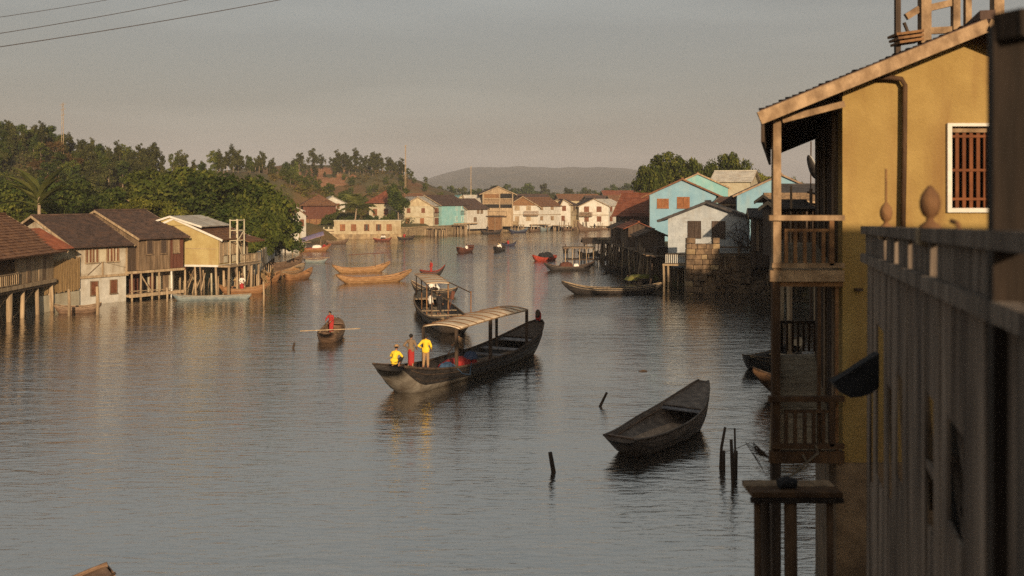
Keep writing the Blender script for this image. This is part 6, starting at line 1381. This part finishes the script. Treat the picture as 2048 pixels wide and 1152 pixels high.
# ------------------------------------------------------------------ people
def remesh(mb, vox, m, name):
    o = mb.build('tmp_shape', m); md = o.modifiers.new('r', 'REMESH'); md.mode = 'VOXEL'; md.voxel_size = vox; md.use_smooth_shade = True
    sm = o.modifiers.new('s', 'SMOOTH'); sm.iterations = 2; sm.factor = .5
    dg = bpy.context.evaluated_depsgraph_get(); dg.update(); me = bpy.data.meshes.new_from_object(o.evaluated_get(dg)); me.name = name
    old = o.data; bpy.data.objects.remove(o); bpy.data.meshes.remove(old); return me
def v3(*a): return Vector(a)
POSES = {   # pelvis, chest, neck, head, then per side: elbow, hand, knee, foot   (facing +y)
 'stand': dict(pv=(0, 0, .88), ch=(0, .01, 1.30), hd=(0, .03, 1.53), el=((-.25, -.02, 1.10), (.25, -.02, 1.10)), ha=((-.25, .08, .86), (.25, .08, .86)), kn=((-.10, .03, .47), (.10, .02, .47)), ft=((-.11, 0, .05), (.11, -.03, .05))),
 'hips': dict(pv=(0, 0, .88), ch=(0, .01, 1.30), hd=(0, .04, 1.53), el=((-.34, -.10, 1.10), (.27, .02, 1.08)), ha=((-.24, .08, .98), (.22, .2, .92)), kn=((-.10, .03, .47), (.10, .02, .47)), ft=((-.13, 0, .05), (.12, -.03, .05))),
 'row': dict(pv=(0, 0, .88), ch=(0, .10, 1.28), hd=(0, .2, 1.50), el=((-.27, .2, 1.14), (.27, .2, 1.14)), ha=((-.2, .42, 1.0), (.2, .42, 1.0)), kn=((-.11, .10, .47), (.11, -.06, .48)), ft=((-.12, .12, .05), (.12, -.18, .05))),
 'squat': dict(pv=(0, -.12, .28), ch=(0, .10, .66), hd=(0, .2, .92), el=((-.30, .18, .50), (.30, .18, .50)), ha=((-.16, .42, .42), (.16, .42, .42)), kn=((-.24, .34, .42), (.24, .34, .42)), ft=((-.16, .10, .05), (.16, .10, .05))),
 'sit': dict(pv=(0, 0, .14), ch=(0, .03, .58), hd=(0, .10, .82), el=((-.26, .05, .40), (.26, .05, .40)), ha=((-.14, .32, .32), (.14, .32, .32)), kn=((-.18, .42, .36), (.18, .42, .36)), ft=((-.14, .62, .05), (.14, .62, .05))),
}
_pc = {}
def body_meshes(pose, skirt, sleeves, vox):
    key = (pose, skirt, sleeves, vox)
    if key in _pc: return _pc[key]
    q = POSES[pose]; pv, ch, hd = (v3(*q[k]) for k in ('pv', 'ch', 'hd')); nk = lerp(ch, hd, .48); up = (ch - pv).normalized()
    b = MB(); sh = []
    b.cap(pv + v3(-.06, 0, .0), pv + v3(.06, 0, .0), .105, .105); b.cap(pv, ch, .115, .12); b.cap(ch + v3(-.09, 0, .0), ch + v3(.09, 0, .0), .10, .10); b.cap(ch, nk + up * .03, .06, .05); b.cap(nk, hd, .05, .05)
    f = (hd - nk).normalized()
    b.ball(hd + v3(0, .0, .02), .098, 12, sc=(.86, .98, 1.12)); b.cap(hd + v3(0, .05, -.05), hd + v3(0, .07, -.06), .05, .035)
    b.cap(hd + v3(0, .095, .005), hd + v3(0, .118, -.022), .013, .017, 6)           # nose
    for s in (-1, 1): b.ball(hd + v3(s * .088, -.005, -.005), .026, 6, sc=(.5, .8, 1.2))    # ears
    b.cap(hd + v3(-.022, .092, -.058), hd + v3(.022, .092, -.058), .010, .010, 6)         # mouth
    for i, s in ((0, -1), (1, 1)):
        S_ = ch + v3(s * .165, 0, .03); E = v3(*q['el'][i]); Hn = v3(*q['ha'][i]); K = v3(*q['kn'][i]); Ft = v3(*q['ft'][i]); Hp = pv + v3(s * .085, 0, -.04)
        b.cap(S_, E, .052, .041); b.cap(E, Hn, .041, .028); d = (Hn - E).normalized(); sd_ = d.cross(v3(s, .3, .2)).normalized()
        b.cap(Hn, Hn + d * .07, .032, .03, 8)
        for k in range(4):
            r0 = Hn + d * .075 + sd_ * (k - 1.5) * .021; m1 = r0 + d * (.036 if k in (1, 2) else .03) ; m2 = m1 + (d + v3(0, .5, -.2)).normalized() * .032; b.cap(r0 - d * .02, m1, .0105, .010, 6); b.cap(m1, m2, .010, .009, 6)
        th0 = Hn + d * .02 - sd_ * .03; b.cap(th0, th0 - sd_ * .035 + d * .035, .012, .0105, 6)
        b.cap(Hp, K, .082, .055); b.cap(K, Ft + v3(0, -.03, .03), .055, .036); b.cap(Ft + v3(0, -.04, 0), Ft + v3(0, .16, -.015), .04, .032); sh.append((S_, E, Hn, K, Ft, Hp))
    body = remesh(b, vox, m_skin, 'person')
    c = MB(); c.cap(pv + v3(-.075, 0, .06), pv + v3(.075, 0, .06), .128, .128); c.cap(pv + up * .05, ch, .135, .142); c.cap(ch + v3(-.11, 0, .0), ch + v3(.11, 0, .0), .118, .118)
    c.cap(pv + up * .02 + v3(-.06, 0, -.05), pv + up * .02 + v3(.06, 0, -.05), .128, .128)
    for S_, E, Hn, K, Ft, Hp in sh:
        c.cap(S_, E, .068, .058)
        if sleeves: c.cap(E, lerp(E, Hn, .8), .058, .044)
    shirt = remesh(c, max(.018, vox), m_cy, 'shirt')
    t = MB(); t.cap(pv + v3(-.07, 0, 0), pv + v3(.07, 0, 0), .118, .118)
    for S_, E, Hn, K, Ft, Hp in sh:
        e = lerp(K, Ft, .8 if skirt != 1 else .55)
        t.cap(Hp, K, .098, .078); t.cap(K, e, .078, .062)
    if skirt == 1:
        km = lerp(sh[0][3], sh[1][3], .5); fm = lerp(lerp(sh[0][3], sh[0][4], .6), lerp(sh[1][3], sh[1][4], .6), .5); t.cap(pv, km, .15, .15); t.cap(km, fm, .15, .15)
    legs = remesh(t, max(.018, vox), m_cd, 'skirt' if skirt == 1 else 'trousers')
    h = MB(); h.ball(hd + v3(0, -.018, .045), .112, 12, sc=(.92, .98, .98)); hair = remesh(h, .016, m_hair, 'hair')
    _pc[key] = (body, shirt, legs, hair, hd); return _pc[key]
def person(label, loc, face, pose, shirt, legs, skirt=0, hat=None, sleeves=1, h=1.0, group=None, fine=False):
    """face: world heading in degrees the person looks to (90 = away from the camera)"""
    body, sm, lm, hm2, hd = body_meshes(pose, skirt, sleeves, .0105 if fine else .016)
    o = link('person', body); o.location = loc; o.rotation_euler = (0, 0, R(face - 90)); o.scale = (h, h, h); tag(o, label, 'person', group)
    for me, m, nm in ((sm, shirt, 'shirt'), (lm, legs, lm.name.split('.')[0])):
        k = me.name + m.name
        if k not in _pc: c = me.copy(); c.materials.clear(); c.materials.append(m); _pc[k] = c
        link(nm, _pc[k], o)
    link('hair', hm2, o)
    for s in (-1, 1): MB().ball(hd + v3(s * .034, .086, .012), .011, 6).build('eye', m_hair, o)
    if hat == 'cap':
        b = MB(); b.ball(hd + v3(0, -.01, .085), .112, 12, sc=(1, 1, .72)); b.tube([hd + v3(0, .0, .065), hd + v3(0, .0, .075)], .165, 16); b.build('hat', m_ct, o, True)
    elif hat == 'cone':
        b = MB(); vs = [hd + v3(0, 0, .20)] + [hd + v3(.23 * math.cos(a * math.pi / 8), .23 * math.sin(a * math.pi / 8), .04) for a in range(16)] + [hd + v3(0, 0, .09)]
        b.add(vs, [(0, 1 + i, 1 + (i + 1) % 16) for i in range(16)] + [(17, 1 + (i + 1) % 16, 1 + i) for i in range(16)]); b.build('hat', m_straw, o)
    return o
bow_dir = math.degrees(bigo.rotation_euler.z)
def on(bt, t, y, dz): o, at_, sc_, _ = bt; return wpos(o, (sc_(t)[3], y, dz))
BG = (bigo, bat, bsec, bL); stz = lambda t: bsec(t)[1] - .03
person('sitting person in hat and yellow vest at the stern tip of the passenger boat', on(BG, .055, .25, stz(.055)), 75, 'squat', m_cy, m_cd, hat='cap', fine=True)
person('standing person in brown jacket and red skirt on the passenger boat stern', on(BG, .13, .15, stz(.13)), 70, 'hips', m_cb, m_cr, skirt=1, fine=True, h=1.0)
person('standing person in yellow jacket and tan trousers on the passenger boat stern', on(BG, .158, -.42, stz(.158)), 78, 'hips', m_cy, m_ct, fine=True, h=1.02)
person('person in brown holding a stick at the middle canopy post', on(BG, .49, .75, .35), 150, 'row', m_cb, m_cd, fine=True)
st = MB(); p = on(BG, .49, .75, .35); st.bar(p + V(-.1, 0, 1.4), p + V(-1.1, .2, -.1), .04, .04); tag(st.build('stick', m_rail), 'slanting stick held by the person at the middle canopy post', 'stick')
person('dark clad person standing under the flat canopy', on((s2o, s2at, s2sec, 0), .50, -.1, .25), 60, 'stand', m_cd, m_cd, fine=True, h=1.08)
person('white clad person standing half hidden under the flat canopy', on((s2o, s2at, s2sec, 0), .56, .45, .25), 40, 'stand', m_cw, m_cd, fine=True)
person('rower in crimson standing in the brown rowing boat', on(Bt['row'], .5, 0, .2), 250, 'row', m_cr, m_cr, skirt=1, fine=True)
person('red clad man standing in the small red and black boat', on(Bt['redman'], .45, 0, .17), 220, 'stand', m_cr, m_cr, skirt=1)
person('person with yellow straw hat and white shirt behind the flat canopy', on(Bt['hat'], .55, .1, .35), 300, 'sit', m_cw, m_cd, hat='cone', h=1.15); person('dark haired person in white crouching beside the straw hat', on(Bt['hat'], .45, -.1, .35), 200, 'squat', m_cw, m_cd, h=1.1)
person('person in white and red standing in the boat by the yellow house stilts', on(Bt['pair'], .45, -.1, .17), 300, 'row', m_cw, m_cr, skirt=1); person('person in tan stooping behind the white and red one', on(Bt['pair'], .38, .2, .17), 200, 'squat', m_ct, m_cd, hat='cone', h=1.2)
for key, t, lab, sh_, pose in (('f1', .45, 'white clad person in the boat under the beige wall', m_cw, 'squat'), ('f2', .4, 'red clad person in the boat below the cream house', m_cr, 'squat'), ('f3', .3, 'dark clad person in the boat at the timber water shed', m_cd, 'stand'), ('f7', .5, 'brown clad person in the boat below the narrow white house', m_cb, 'squat'),
                               ('m1', .35, 'white clad passenger in the red-brown far channel boat', m_cw, 'sit'), ('m2', .4, 'white clad person in the black far channel boat', m_cw, 'squat'), ('m2', .62, 'second white clad person, with straw hat, in the black far channel boat', m_cw, 'sit'), ('m3', .45, 'red clad paddler in the navy boat', m_cr, 'sit'),
                               ('m4', .5, 'person in dark red in the little boat by the right bank jetty', m_woodr, 'sit'), ('tarpb', .8, 'red clad person at the bow end of the purple tarpaulin boat', m_cr, 'squat'), ('f8', .3, 'dark figure standing in the long boat under the big white gable', m_cd, 'stand'), ('f1', .6, 'pale clad person at the right end of the boat under the beige wall', m_cw, 'squat')):
    person(lab, on(Bt[key], t, 0, .3), random.uniform(0, 360), pose, sh_, m_cd, hat='cone' if 'straw' in lab else None, h=1.1)
